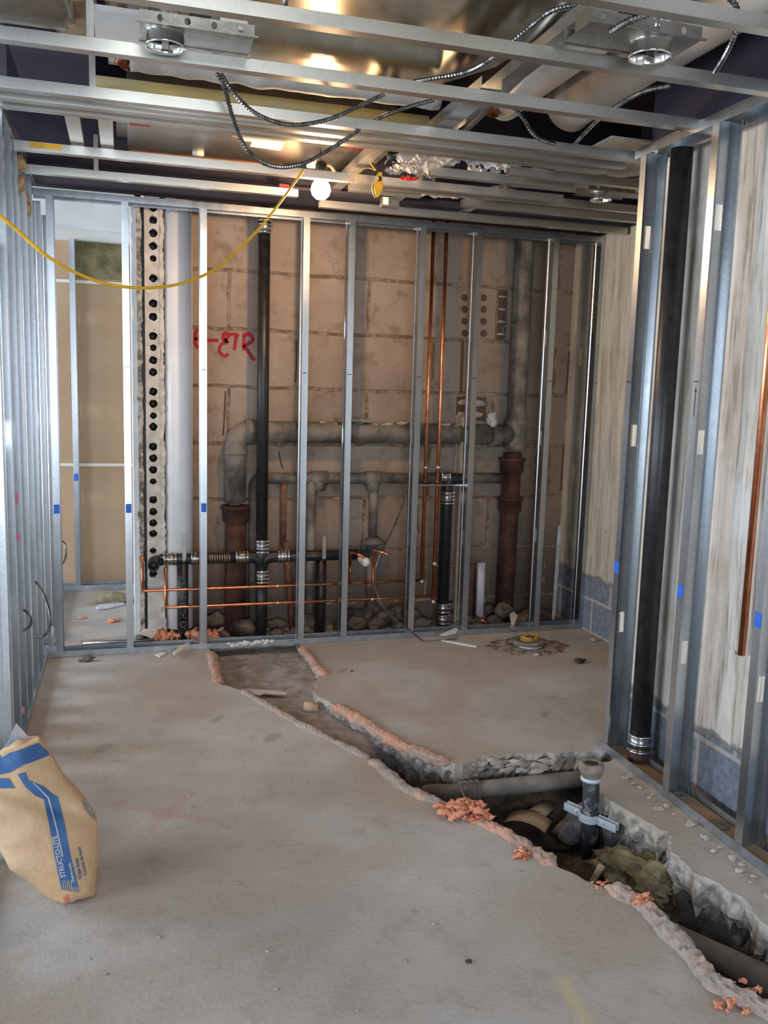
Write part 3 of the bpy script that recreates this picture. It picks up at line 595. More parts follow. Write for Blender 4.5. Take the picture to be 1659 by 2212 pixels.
cord = curve(((-12, 455, 2.6), (40, 500, 2.65), (100, 552, 2.7), (170, 592, 2.8), (240, 615, 2.9), (320, 622, 3.0), (400, 610, 3.15), (470, 578, 3.3), (530, 525, 3.45), (580, 470, 3.6), (625, 410, 3.75), (655, 368, 3.85)))
mk('yellow_cord', MB().tube(spline(cord, 10), .0050, 10), yellow, None, 'yellow power cord swagged across the room to the bulb', 'cord')
g = MB(); q = P(822, 372, 'y', 3.7)
for k in range(7):
    o_ = random.uniform(-.008, .008); g.tube(spline([q + Vector((o_, 0, 0)), q + Vector((-.010+o_*1.5, .005, -.03)), q + Vector((-.022+o_*2, 0, -.065)), q + Vector((-.014+o_, -.004, -.088-.003*k)), q + Vector((.0+o_*1.5, 0, -.06)), q + Vector((.004, 0, 0))], 6), .0019, 6)
yc = mk('cable_bundle', g, yellow, None, 'small tied bundle of yellow wire hanging right of the bulb', 'wire'); mk('tie', MB().tube([q + Vector((-.01, 0, -.028)), q + Vector((.002, 0, -.026))], .010, 8), black_m, yc)
mk('thin_wire', MB().tube(spline(curve(((770, 395, 3.8), (772, 372, 3.8), (795, 363, 3.8), (812, 368, 3.8), (800, 352, 3.8), (815, 348, 3.8))), 8), .0022, 6), yellow, None, 'loose thin yellow wire beside the tied bundle', 'wire')
g = MB(); c = P(848, 352, 'y', 3.7); g.tube([c + Vector((.030*math.cos(a*PI/12), .03*math.sin(a*PI/12), .006*math.sin(a*PI/6))) for a in range(25)], .003, 6); g.lathe(c+Vector((0, 0, .01)), (0, 0, 1), [(.022, 0), (.026, .02), (.02, .05), (.001, .05)], 18)
bb = mk('electrical_box', g, black_m, None, 'round black fitting with a white tag near the yellow wires', 'fitting'); mk('white_tag', MB().box((c.x+.008, c.y-.032, c.z+.005), (c.x+.028, c.y-.03, c.z+.03)), white_paper, bb)
q = P(840, 440, 'y', 4.28); eb_ = mk('junction_box', MB().box((q.x-.04, 4.25, q.z-.02), (q.x+.045, 4.30, q.z+.025)), strap_m, None, 'small steel junction box under the back ceiling channels', 'junction box'); mk('label_tag', MB().box((q.x-.038, 4.246, q.z-.012), (q.x-.012, 4.25, q.z+.022)), white_label, eb_)
def crumple(name, c, sx, sy, m, lab, cat, seed, amp=.035, z=0.0, n=22, group=None, droop=.0):
    g = MB()
    for j in range(n+1):
        for i in range(n+1):
            u, v = i/n-.5, j/n-.5; q = Vector((u*5+seed, v*5, seed)); rd = 1-.25*noise.noise(Vector((math.atan2(v, u)*2, seed, 0)))
            h = amp*(noise.noise(q)+.6*abs(noise.noise(q*2.4))+.35*noise.noise(q*6)) - droop*(u*u+v*v)*4
            g.v.append(Vector(c)+Vector((u*sx*rd, v*sy*rd, h)))
    for j in range(n):
        for i in range(n): a = j*(n+1)+i; g.f.append((a, a+1, a+n+2, a+n+1)); g.sm.append(False)
    return mk(name, g, m, None, lab, cat, group, solid=.0006)
for px, py, y, sx, sy, m, lab, nm, sd in ((925, 362, 3.60, .26, .22, film, 'shiny clear plastic bag nearest the yellow wires', 'plastic_bag', 1), (900, 392, 3.80, .22, .2, film, 'clear plastic bag beside the red scrap', 'plastic_bag', 4), (1000, 345, 3.55, .22, .12, film, 'shiny plastic bag tucked between alcove channels', 'plastic_bag', 7), (985, 420, 4.15, .34, .22, film, 'long clear plastic sheet sagging near the back frame', 'plastic_sheet', 9), (1085, 355, 3.6, .16, .14, white_paper, 'crumpled white paper resting on the alcove channels', 'crumpled_paper', 12), (1040, 385, 3.75, .13, .10, white_paper, 'folded pale paper below the crumpled white one', 'crumpled_paper', 14), (1170, 385, 3.9, .34, .22, film, 'dusty plastic sheet in the middle of the alcove ceiling', 'plastic_sheet', 17)):
    p = P(px, py, 'y', y); crumple(nm, (p.x, p.y, max(p.z, 2.415)), sx, sy, m, lab, 'plastic' if m is film else 'paper', sd)
p = P(883, 392, 'y', 3.7); crumple('red_scrap', (p.x, p.y, p.z+.01), .07, .05, red_plastic, 'small red scrap by the plastic bags', 'scrap', 3, .015, n=6)
p = P(1330, 390, 'y', 3.8); mk('ceiling_panel', MB().box((1.95, 3.4, 2.52), (2.72, 4.35, 2.53)), jacket_grey, None, 'dusty pale panel above the far light', 'panel')
# wool stuffed in the top left corner of the left frame
g = MB()
for k in range(9): g.blob((-.462+random.uniform(-.02, .02), 4.10+k*.045, 2.36-.012*k+random.uniform(-.02, .02)), .035, .5, 8, 2, k)
mk('wool_plug', g, simple('brown_wool', (.20, .15, .09), (.38, .31, .20), 30, 1, 0, .8, 60), None, 'clump of brown wool stuffed below the left top track', 'insulation')
# ------------------------------------------------------------------ pipes in the chase
def coupling(parent, p, d, r, L=.072, nb=4, m=band_m, sh=shield_m):
    p = Vector(p); d = Vector(d).normalized(); c = mk('coupling', MB().tube([p - d*L/2, p + d*L/2], r*1.10, 24), sh, parent)
    g = MB(); u = d.orthogonal().normalized()
    for k in range(nb):
        q = p + d*L*(-.42 + .84*k/max(1, nb-1)); g.lathe(q - d*.0035, d, [(r*1.1, 0), (r*1.17, .0005), (r*1.17, .0065), (r*1.1, .007)], 24)
        sd = Vector((.9, -.45, .0)) if abs(d.z) > .5 else Vector((0, -.3, .95)); sd = (sd - d*sd.dot(d)).normalized(); w = d.cross(sd)
        g.tube([q + sd*r*1.22 - w*.009, q + sd*r*1.22 + w*.009], .0048, 6)
    mk('clamp_bands', g, m, c)
    return c
def elbow(p, d0, d1, R, n=10):
    # points of a quarter bend arriving along d0 at corner p and leaving along d1
    p, d0, d1 = Vector(p), Vector(d0).normalized(), Vector(d1).normalized(); c = p - d0*R + d1*R
    return [c - d1*R*math.cos(a) + d0*R*math.sin(a) for a in [PI/2*k/n for k in range(n+1)]]
yN = 4.93
wpipe = P(388, 900, 'y', 5.02)
g = MB().tube([(wpipe.x-.004, 5.02, .07), (wpipe.x-.004, 5.02, 2.6)], .076, 36); wo = mk('waste_stack', g, pvc, None, 'big white plastic pipe standing by the hollow block end', 'pipe')
a = P(362, 456, 'y', 4.945); b_ = P(392, 458, 'y', 4.945); mk('ink_scribble', MB().tube([Vector((wpipe.x + .0765*math.sin(t_)-.004, 5.02-.0765*math.cos(t_), a.z + .004*math.sin(t_*9))) for t_ in [(-.85 + k*.09) for k in range(11)]], .0012, 5), ink, wo)
# main black stack with cross
xs = P(565, 1200, 'y', yN).x; zc = P(565, 1203, 'y', yN).z
st = mk('soil_stack', MB().tube([(xs, yN, .0), (xs, yN, zc-.075)], .033, 24).tube([(xs, yN, zc+.075), (xs, yN, 2.335)], .033, 24), iron_black, None, 'black cast iron stack with cross fitting behind the frame', 'pipe')
g = MB(); g.tube([(xs, yN, zc-.08), (xs, yN, zc+.08)], .036, 24)
for s_ in (-1, 1): g.tube(spline([(xs, yN, zc-.035), (xs+s_*.03, yN, zc-.008), (xs+s_*.065, yN, zc), (xs+s_*.10, yN, zc)], 6), .034, 20)
mk('cross_fitting', g, iron_black, st)
for py in (489, 1180, 1245): z = P(565, py, 'y', yN).z; coupling(st, (xs, yN, z), (0, 0, 1), .033, .078)
zt = P(565, 489, 'y', yN).z; mk('stack_top', MB().tube([(xs, yN, zt+.03), (xs, yN, 2.44)], .033, 20), iron_black, st)
# horizontal branch left with open elbow
xl = P(345, 1203, 'y', yN).x
br = mk('branch_pipe', MB().tube([(xl, yN, zc), (xs-.10, yN, zc)], .031, 20), iron_black, None, 'black branch pipe running left to an open elbow', 'pipe')
eg = MB().tube([(xl+.01, yN, zc)] + elbow((xl-.035, yN, zc-.005), (-1, 0, 0), (0, -1, -.1), .045) + [(xl-.035, yN-.085, zc-.02)], .031, 20, cap=False)
eg.lathe((xl-.035, yN-.085, zc-.02), (0, 1, .1), [(.031, 0), (.025, 0), (.025, .05), (.001, .05)], 20); mk('open_elbow', eg, iron_black, br)
for px, w in ((367, .05), (427, .05)): coupling(br, (P(px, 1203, 'y', yN).x, yN, zc), (1, 0, 0), .031, .075, 4, bronze_band, shield_m)
g = MB()
for k in range(9): g.lathe((P(452, 1203, 'y', yN).x + k*.0135, yN, zc), (1, 0, .0), [(.031, 0), (.0345, .001), (.0345, .004), (.031, .005)], 20)
mk('coil_bands', g, bronze_band, br)
coupling(br, (P(522, 1203, 'y', yN).x, yN, zc), (1, 0, 0), .031, .075, 4, bronze_band)
xr = P(790, 1203, 'y', yN).x
b2 = mk('branch_pipe', MB().tube([(xs+.10, yN, zc), (xr-.05, yN, zc)] , .031, 20).tube(elbow((xr-.015, yN, zc), (1, 0, 0), (0, -1, 0), .04), .031, 20), iron_black, None, 'black branch pipe running right to the white test ball', 'pipe')
coupling(b2, (P(612, 1201, 'y', yN).x, yN, zc), (1, 0, 0), .031, .07, 4)
tb_ = P(788, 1213, 'y', 4.86); mk('test_ball', MB().blob((tb_.x, 4.85, tb_.z), .028, .04, 3, 3, 1, (1, 1.3, 1)).tube([(tb_.x-.02, 4.90, tb_.z+.012), (tb_.x, 4.86, tb_.z)], .024, 16), white_paper, None, 'round white test plug closing the branch pipe', 'plug')
def strap(px, py0, py1, lab):
    a, b = P(px, py1, 'y', yN-.02), P(px, py0, 'y', yN-.02); g = MB().box((a.x-.010, yN-.036, a.z-.03), (a.x+.010, yN-.034, b.z))
    g.lathe((a.x-.010, yN, zc), (1, 0, 0), [(.0325, 0), (.035, .0), (.035, .02), (.0325, .02)], 20)
    mk('hanger_strap', g, strap_m, None, lab, 'strap', 'pipe hanger straps')
strap(398, 1156, 1195, 'dull hanger strap around the branch pipe by the white pipe'); strap(699, 1156, 1195, 'dull hanger strap around the branch pipe right of the stack')
def textmesh(body, size, bold=0.0):
    cu = bpy.data.curves.new('lettering', 'FONT'); cu.body = body; cu.size = size; cu.resolution_u = 3; cu.offset = bold*size
    o = bpy.data.objects.new('lettering', cu); COL.objects.link(o); dg = bpy.context.evaluated_depsgraph_get(); dg.update()
    me = bpy.data.meshes.new_from_object(o.evaluated_get(dg)); vs = [v.co.copy() for v in me.vertices]; fs = [tuple(p.vertices) for p in me.polygons]
    bpy.data.objects.remove(o); bpy.data.meshes.remove(me); return vs, fs
letter_grey = simple('faint_pipe_lettering', (.10, .10, .11), rough=.7)
x3 = P(395, 1300, 'y', 4.90).x
pz = mk('drop_pipe', MB().tube([(x3, 4.91, .03), (x3, 4.91, zc-.02)], .031, 22), iron_black, None, 'black drop pipe lettered NO HUB in front of the white pipe', 'pipe')
vs, fs = textmesh('NO HUB 2 CISPI', .05); g = MB(); wd = max(v.x for v in vs)
g.add([(x3 - .0315*math.sin((v.y-.018)/.0315), 4.91-.0318*math.cos((v.y-.018)/.0315), .06 + v.x*(.34/wd)) for v in vs], fs); mk('pipe_lettering', g, letter_grey, pz)
x4 = P(693, 1300, 'y', yN).x; mk('drop_pipe', MB().tube([(x4, yN+.01, .0), (x4, yN+.01, zc-.02)], .031, 22), iron_black, None, 'black drop pipe between two studs right of the stack', 'pipe')
# black pipe at the copper risers
x5 = P(960, 1200, 'y', 5.0).x; z5 = P(960, 1035, 'y', 5.0).z
p5 = mk('vent_pipe', MB().tube([(x5, 5.0, .0), (x5, 5.0, z5-.05)] + elbow((x5, 5.0, z5), (0, 0, 1), (1, 0, 0), .045) + [(x5+.10, 5.0, z5)], .036, 22), iron_black, None, 'black pipe with elbow behind the two copper risers', 'pipe')
for py in (1075, 1312, 1336): coupling(p5, (x5, 5.0, P(960, py, 'y', 5.0).z), (0, 0, 1), .036, .06 if py > 1100 else .08, 3 if py > 1100 else 4)
coupling(p5, (x5-.02, 5.0, z5+.012), (1, 0, .0), .033, .06, 3)
# old grey and rusty iron
def P5(px, py, y=5.06): return P(px, py, 'y', y)
zh = P5(800, 936).z; xa = P5(508, 985).x; xb = P5(1108, 936).x
oh = mk('old_soil_pipe', MB().tube([(xa, 5.06, P5(510, 1085).z)] + [(xa, 5.06, zh-.10)] + elbow((xa, 5.06, zh), (0, 0, 1), (1, 0, 0), .085) + [(xb-.02, 5.06, zh+.005)], .062, 28), iron_grey, None, 'fat grey old soil pipe crossing the block wall', 'pipe')
for px in (540, 1068): mk('bell_hub', MB().tube([(P5(px, 936).x-.03, 5.06, zh), (P5(px, 936).x+.03, 5.06, zh)], .070, 26), iron_grey, oh)
mk('bell_hub', MB().tube([(xa, 5.06, zh-.13), (xa, 5.06, zh-.115)], .071, 26), iron_grey, oh)
g = MB(); 
for k in range(30):
    u = random.random(); g.blob((P5(690+u*330, 920).x, 5.06-.02, zh+.055+random.uniform(-.004, .006)), .008+random.random()*.012, .5, 6, 1, k, (2.0, 1, .6))
mk('mortar_droppings', g, core_white if False else chip_m, oh)
sl = P5(760, 908); mk('slate_shim', MB().box((sl.x-.10, 5.0, sl.z-.008), (sl.x+.10, 5.08, sl.z+.012), Matrix.Translation((0, 0, .0))), iron_grey, None, 'thin grey slab lying on top of the old soil pipe', 'slab')
rp = mk('rusty_soil_pipe', MB().tube([(xa+.005, 5.06, .0), (xa+.005, 5.06, P5(510, 1095).z)], .062, 26), iron_rust, None, 'rusty brown old soil pipe at the left of the chase', 'pipe')
z1_ = P5(510, 1105).z; mk('bell_hub', MB().lathe((xa+.005, 5.06, z1_-.05), (0, 0, 1), [(.062, -.02), (.078, .0), (.078, .06), (.086, .065), (.086, .085), (.06, .087)], 26), iron_rust, rp)
xk = P5(1103, 1100).x
sk = mk('old_vent_stack', MB().tube([(xk+.012, 5.06, zh-.08), (xk+.010, 5.06, zh+.2), (xk+.010, 5.06, 2.97)], .058, 26), iron_grey, None, 'tall dark old stack at the right of the chase', 'pipe')
mk('tee_hub', MB().lathe((xk+.01, 5.06, zh-.09), (0, 0, 1), [(.06, 0), (.070, .01), (.070, .04), (.064, .05), (.066, .15), (.072, .16), (.072, .185), (.058, .19)], 26), iron_grey, sk)
g = MB(); chalk = simple('chalk_mark', (.30, .27, .21), rough=.9)
for (cx_, cy_, rx, ry, a0, a1) in ((1116, 685, 12, 16, -2.6, 2.2), (1108, 712, 14, 12, 0, 5), (1106, 745, 13, 18, 1.5, 5.2)):
    pts = []
    for k in range(16):
        an = a0+(a1-a0)*k/15; q = P(cx_+rx*math.cos(an), cy_-ry*math.sin(an), 'y', 5.0); dx = q.x-(xk+.01); yy = 5.06-math.sqrt(max(1e-5, .0585**2-dx*dx)); pts.append((q.x, yy, q.z))
    g.tube(pts, .0022, 5)
mk('chalk_scribble', g, chalk, sk)
rk = mk('rusty_soil_pipe', MB().tube([(xk-.012, 5.06, .0), (xk-.004, 5.06, zh-.11)], .058, 26), iron_rust, None, 'rusty brown stacked pipe at the right with two hubs', 'pipe')
for py in (1000, 1085): z = P5(1100, py).z; mk('bell_hub', MB().lathe((xk-.006, 5.06, z-.05), (0, 0, 1), [(.058, -.02), (.074, .0), (.074, .06), (.084, .063), (.084, .082), (.058, .084)], 26), iron_rust, rk)
# old secondary vent line
y6 = 5.09; zv = P(800, 1033, 'y', y6).z; x0v = P(550, 1033, 'y', y6).x; x1v = P(1088, 1033, 'y', y6).x
ov = mk('old_vent_line', MB().tube([(x0v, y6, .0), (x0v, y6, zv-.06)] + elbow((x0v, y6, zv), (0, 0, 1), (1, 0, 0), .05) + [(x1v, y6, zv)], .033, 20), iron_grey, None, 'thin grey old vent line below the fat soil pipe', 'pipe')
for px, r, m, nm, pb in ((612, .019, rust_pipe, 'riser', 1180), (672, .030, iron_grey, 'riser', 1400), (806, .026, iron_grey, 'riser', 1175)):
    x = P(px, 1100, 'y', y6).x; z = P(px, pb, 'y', y6).z if pb < 1300 else 0; mk(nm, MB().tube([(x, y6-.005, max(z, 0)), (x, y6, zv)], r, 18), m, ov)
for px in (690, 806): x = P(px, 1033, 'y', y6).x; mk('tee_fitting', MB().tube([(x-.05, y6, zv), (x+.05, y6, zv)], .043, 20).tube([(x, y6, zv-.075), (x, y6, zv)], .038, 20), iron_grey, ov)
x = P(806, 1175, 'y', y6).x; z = P(806, 1170, 'y', y6).z; mk('floor_flange', MB().lathe((x, y6-.01, z-.02), (0, 0, 1), [(.035, 0), (.075, .01), (.075, .025), (.03, .05)], 24).tube([(x, y6, .0), (x-.01, y6, z)], .032, 18), iron_grey, ov)
x = P(633, 1280, 'y', 5.08).x; mk('rusty_riser', MB().tube([(x, 5.08, 0), (P(617, 1180, 'y', 5.08).x, 5.08, P(617, 1170, 'y', 5.08).z)], .018, 14), rust_pipe, None, 'thin rusty pipe rising behind the copper lines', 'pipe')
# copper
def cop(name, pts, lab, r=.008, m=copper, joints=(), cat='pipe', parent=None, group='copper water lines'):
    o = mk(name, MB().tube(pts, r, 12), m, parent, lab, cat if not parent else None, group if not parent else None)
    for q in joints: mk('solder_joint', MB().blob(q, r*1.45, .08, 4, 2, 1), solder, o)
    return o
yC = 4.885
def C(px, py, y=yC): return P(px, py, 'y', y)
r1, r1b = C(926, 478), C(909, 1256); r2, r2b = C(957, 478), C(934, 1300)
cop('copper_riser', [(r1b.x+.004, yC, 2.6), (r1b.x+.004, yC, r1b.z)], 'left one of the two long copper risers', .011, joints=((r1b.x+.004, yC, r1b.z), (r1b.x+.004, yC, C(915, 1010).z)))
cop('copper_riser', [(r2b.x+.004, yC, 2.6), (r2b.x+.004, yC, r2b.z)], 'right one of the two long copper risers', .011, joints=((r2b.x+.004, yC, r2b.z), (r2b.x+.004, yC, C(940, 1010).z), (r2b.x+.004, yC, C(935, 1218).z)))
zA, zB = C(600, 1266).z, C(600, 1302).z; xL, xM = C(308, 1275).x, C(358, 1308).x
cop('copper_line', [(xL, yC, C(308, 1200).z)] + [(xL, yC, zA+.012)] + elbow((xL, yC, zA), (0, 0, -1), (1, 0, 0), .012, 4) + [(C(600, 1266).x, yC, zA), (r1b.x+.004, yC+.02, zA-.0)], 'upper horizontal copper line passing the studs', joints=((C(600, 1266).x, yC, zA),))
cop('copper_line', [(xM, yC-.005, C(358, 1225).z)] + [(xM, yC-.005, zB+.012)] + elbow((xM, yC-.005, zB), (0, 0, -1), (1, 0, 0), .012, 4) + [(C(600, 1302).x, yC-.005, zB), (r2b.x+.004, yC, zB)], 'lower horizontal copper line passing the studs', joints=((C(600, 1302).x, yC-.005, zB),))
u0, u1 = C(803, 1300), C(807, 1187)
cop('copper_stub', [(u0.x, yC-.01, zB)] + [(u0.x, yC-.01, u1.z-.012)] + elbow((u0.x, yC-.01, u1.z), (0, 0, 1), (.55, -.83, -.05), .012, 4) + [(u0.x+.06, yC-.11, u1.z-.01)], 'upright copper stub bent towards the room', joints=((u0.x, yC-.01, zB),))
u = C(757, 1193); cop('copper_stub', [(u.x, yC, zA), (u.x, yC, u.z-.01)] + elbow((u.x, yC, u.z), (0, 0, 1), (.55, -.83, -.05), .012, 4) + [(u.x+.058, yC-.10, u.z-.01)], 'short copper stub ending beside the white test ball')
w = [C(935, 1222, 5.04), C(1028, 1222, 5.04), C(1018, 1330, 5.04)]; cop('copper_offset', [w[0], w[1], (w[1].x, 5.04, w[2].z)], 'aged copper offset right of the risers', .009, copper_old)
cop('copper_stub', [C(1027, 1330, 4.95), C(1051, 1347, 4.90)], 'loose copper piece in front of the short lilac pipe', .008, copper)
a = P(1655, 500, 'x', 1.96); cop('copper_drop', [(1.99, 2.40, P(1590, 1410, 'x', 1.99).z), (1.99, 2.40, 2.6)], 'cut off copper drop hanging on the streaked right wall', .0125, copper)
# bracket
z = C(930, 1047).z; g = MB().box((C(905, 1047).x, yC-.02, z-.006), (C(1003, 1047).x, yC-.012, z+.004)); bk = mk('riser_bracket', g, galv, None, 'steel bracket holding the two copper risers', 'bracket')
for rr in (r1b, r2b): mk('clamp_ring', MB().lathe((rr.x+.004, yC, z-.008), (0, 0, 1), [(.012, 0), (.018, .0), (.018, .014), (.012, .014)], 16).box((rr.x-.026, yC-.014, z-.006), (rr.x+.034, yC-.008, z+.004)), iron_black, bk)
# misc uprights
q = P(1040, 1215, 'y', 4.97); q2 = P(1036, 1330, 'y', 4.97); mk('short_plastic_pipe', MB().tube([(q2.x, 4.97, q2.z), (q.x, 4.97, q.z)], .025, 22), pvc_lilac, None, 'short lilac white plastic pipe standing in the chase', 'pipe')
q = P(990, 1180, 'y', 5.03); mk('plaster_rib', MB().box((q.x-.012, 5.02, .0), (q.x+.014, 5.12, P(990, 900, 'y', 5.03).z)), simple('pale_batten', (.40, .36, .31), (.48, .44, .39), 10, .8), None, 'pale vertical batten beside the black vent pipe', 'batten')
a, b = P(1209, 1135, 'y', 4.98), P(1195, 1343, 'y', 4.92); mk('metal_offcut', MB().box((-.011, -.003, 0), (.011, .003, (a-b).length), Matrix.Translation(b) @ (a-b).to_track_quat('Z', 'Y').to_matrix().to_4x4()), strap_m, None, 'grey metal offcut leaning against the block wall', 'offcut')
bx(curve(((887, 1035, 4.87), (872, 1085, 4.9), (850, 1140, 4.9), (825, 1190, 4.88), (812, 1225, 4.84), (810, 1262, 4.80), (822, 1300, 4.76), (850, 1335, 4.74), (885, 1362, 4.72), (915, 1386, 4.69))), 'thin flexible conduit drooping over the bottom track', .0055, .007)
for seq, lab in ((((-10, 1350, 3.34), (3, 1395, 3.34), (2, 1430, 3.34), (-12, 1460, 3.34)), 'conduit loop cut by the left photo edge'), (((50, 1316, 3.62), (64, 1330, 3.62), (66, 1350, 3.62), (50, 1363, 3.62)), 'small conduit loop low in the left frame'), (((75, 1255, 3.95), (95, 1285, 3.95), (108, 1330, 3.95), (105, 1360, 3.95), (92, 1375, 3.95), (76, 1375, 3.95)), 'large conduit loop hanging low in the left frame'), (((123, 1158, 4.9), (140, 1175, 4.9), (143, 1195, 4.9), (137, 1215, 4.9), (122, 1226, 4.9)), 'conduit loop just past the corner stud')):
    bx(curve(seq), lab, .0065, .008)
# red paint marks stay on one left stud
for o in list(COL.objects):
    if o.get('label') == 'left frame stud with red paint smears on its web':
        for z_, h in ((.95, .05), (.80, .03), (.06, .03)): mk('red_smear', MB().box((-.50, 3.797, z_), (-.43, 3.7985, z_+h)), simple('faint_red_paint', (.55, .10, .16), (.42, .22, .28), 30, .6), o)
# ------------------------------------------------------------------ block wall details
wb = bpy.data.objects['wall_back']
spray = simple('red_spray_paint', (.36, .016, .030), (.30, .02, .03), 20, .85)
g = MB()
def stroke(pts, w=.014):
    P3 = [P(px, py, 'y', Yb-.002) for px, py in pts]; P3 = spline(P3, 5) if len(P3) > 2 else P3; L, R = [], []
    for i, p in enumerate(P3):
        t_ = (P3[min(i+1, len(P3)-1)] - P3[max(0, i-1)]).normalized(); nrm = Vector((-t_.z, 0, t_.x)); ww = w*(1+.25*noise.noise(p*30)); L.append(p+nrm*ww); R.append(p-nrm*ww)
    g.rings([[a, b, b + Vector((0, .0018, 0)), a + Vector((0, .0018, 0))] for a, b in zip(L, R)], True, False)
for st_ in (((434, 712), (424, 716), (421, 735), (425, 748), (434, 750)), ((421, 732), (434, 732)), ((448, 735), (472, 735)), ((497, 722), (485, 721), (482, 733), (492, 738), (478, 744), (474, 758), (484, 769), (494, 765)), ((486, 735), (500, 722), (516, 725)), ((510, 727), (508, 742), (506, 756)), ((528, 726), (526, 745), (528, 757)), ((524, 724), (540, 722), (546, 735), (532, 745), (528, 752)), ((530, 750), (540, 765), (549, 779))): stroke(st_, .010)
mk('spray_lettering', g, spray, wb, 'red sprayed lettering')
g = MB(); g2 = MB()
# broken open cores: flat dark discs and patches painting the shade of pockets
for cx_, ys in ((1003, (643, 668, 694, 720)), (1044, (643, 668, 694, 720))):
    for py in ys: p = P(cx_, py, 'y', Yb); g.lathe((p.x, Yb-.003, p.z), (0, -1, 0), [(.022, 0), (.001, .001)], 18)
for (xa_, xb_, ya_, yb_) in ((1072, 1096, 628, 735), (985, 1050, 858, 908)):
    a, b = P(xa_, yb_, 'y', Yb), P(xb_, ya_, 'y', Yb); g.box((a.x, Yb-.003, a.z), (b.x, Yb+.001, b.z))
    nb = 4 if xb_-xa_ < 40 else 2
    for k in range(nb): zz = a.z + (b.z-a.z)*(k+.5)/nb; g2.blob(((a.x+b.x)/2, Yb-.004, zz), .5*(b.x-a.x), .25, 5, 2, k, (1, .12, .24))
g.box((P(997, 800, 'y', Yb).x-.008, Yb-.003, P(997, 850, 'y', Yb).z), (P(997, 800, 'y', Yb).x+.008, Yb+.001, P(997, 735, 'y', Yb).z))
for pts in (((1245, 520), (1243, 600), (1239, 632)), ((1229, 760), (1226, 800), (1222, 850)), ((1218, 960), (1214, 1010), (1212, 1060)), ((487, 845), (485, 890), (482, 940)), ((602, 975), (607, 1000), (611, 1012)), ((903, 1090), (901, 1120), (905, 1150)), ((640, 735), (640, 790), (638, 826))):
    ps = [P(px, py, 'y', Yb-.002) for px, py in pts]; g.tube(spline(ps, 5), .0045, 5)
mk('broken_cores', g, simple('recess_shade_and_cracks', (.09, .065, .048), rough=1), wb); mk('core_crust', g2, chip_m, wb)
p = P(1068, 905, 'y', 5.0); mk('plaster_lump', MB().blob((p.x, 5.03, p.z), .045, .5, 7, 3, 2, (.7, .5, 1.1)), core_white, None, 'speckled white plaster lump stuck at the old pipe joint', 'plaster lump')
# rubble lying in the chase
gr_ = 'rubble in the pipe chase'; lab_r = 'lump of brown masonry rubble piled in the dark chase'
spots = []
for k in range(46):
    x = random.uniform(.45, 2.66); y = random.uniform(4.93, 5.08); r = random.uniform(.03, .075); spots.append((x, y, r))
placed = []
for k, (x, y, r) in enumerate(spots):
    hgt = r*.5 + (.07*random.random() if y > 5.02 else 0)
    r = min(r, .058)
    if abs(x-xs) < .07 or abs(x - x5) < .07 or abs(x-x4) < .06: continue
    if y > 4.96 and min(abs(x-xa), abs(x-xk), abs(x-x0v)) < .09: y = 4.955
    if any(abs(x-a_) + abs(y-b_) < .045 for a_, b_ in placed): continue
    placed.append((x, y))
    mk('rubble_lump', MB().blob((x, y, hgt), r, .4, 5, 2, k*1.7, (1.2, .8, .8)), rock_m, None, lab_r, 'rubble', gr_)
g = MB()
for k in range(26):
    g.blob((P(345+k*5.2, 1370, 'y', 4.93).x+random.uniform(-.02, .02), 4.93+random.uniform(-.03, .05), .02+random.uniform(0, .05)*(1-abs(k-8)/26)), random.uniform(.018, .036), .6, 6, 2, k)
mk('orange_foam_heap', g, orange_m, None, 'heap of orange crumbly foam at the foot of the white pipe', 'foam heap')
# bits in front of and inside the bottom of the back frame, far room
def flatbit(pxs, z, m, name, lab, cat, th=.004, bend=0.0, group=None, parent=None):
    ps = [P(x, y, 'z', z) for x, y in pxs]; cx_ = sum(p.x for p in ps)/len(ps)
    R = [[Vector((p.x, p.y, z + dz_ + bend*abs(p.x-cx_))) for p in ps] for dz_ in (0, th)]
    return mk(name, MB().rings(R, True, False), m, parent, lab, cat, group)
q = P(242, 1296, 'z', .02); mk('wool_chunk', MB().blob((q.x, q.y, .04), .10, .3, 6, 3, 4, (1, .7, .45)), simple('tan_wool', (.22, .19, .11), (.36, .31, .2), 30, 1, 0, .8, 60), None, 'tan wool chunk lying in the far room', 'wool chunk')
flatbit(((207, 1313), (215, 1308), (262, 1302), (270, 1306), (240, 1314), (212, 1318)), .003, pvc_lilac, 'paper_scrap', 'bluish plastic scrap in front of the wool chunk', 'scrap', .01)
q = P(246, 1343, 'z', .0); mk('foam_crumb', MB().blob((q.x, q.y, .008), .030, .6, 6, 2, 3, (1.4, 1, .45)), orange_m, None, 'orange foam crumb on the bright far room floor', 'foam crumb')
q = P(178, 1336, 'z', .0); mk('foam_crumb', MB().blob((q.x, q.y, .004), .018, .6, 6, 2, 8, (1.6, 1, .3)), orange_m, None, 'smaller flat orange crumb at the left of the far room', 'foam crumb')
mk('threshold_strip', MB().box((-.40, 5.02, .001), (.055, 5.035, .010)), wood_m, None, 'thin brown wood strip across the far room opening', 'strip')
flatbit(((128, 1387), (300, 1377), (302, 1388), (128, 1400)), .006, chip_m, 'debris_layer', 'pale debris lying just behind the left bottom track', 'debris', .006)
a, b = P(330, 1396, 'y', 4.90), P(180, 1404, 'y', 4.90); mk('loose_conduit', MB().tube([(a.x+.13, 4.90, .035), (b.x, 4.90, .03)], .011, 12), strap_m, None, 'loose dark pipe lying inside the bottom track', 'pipe')
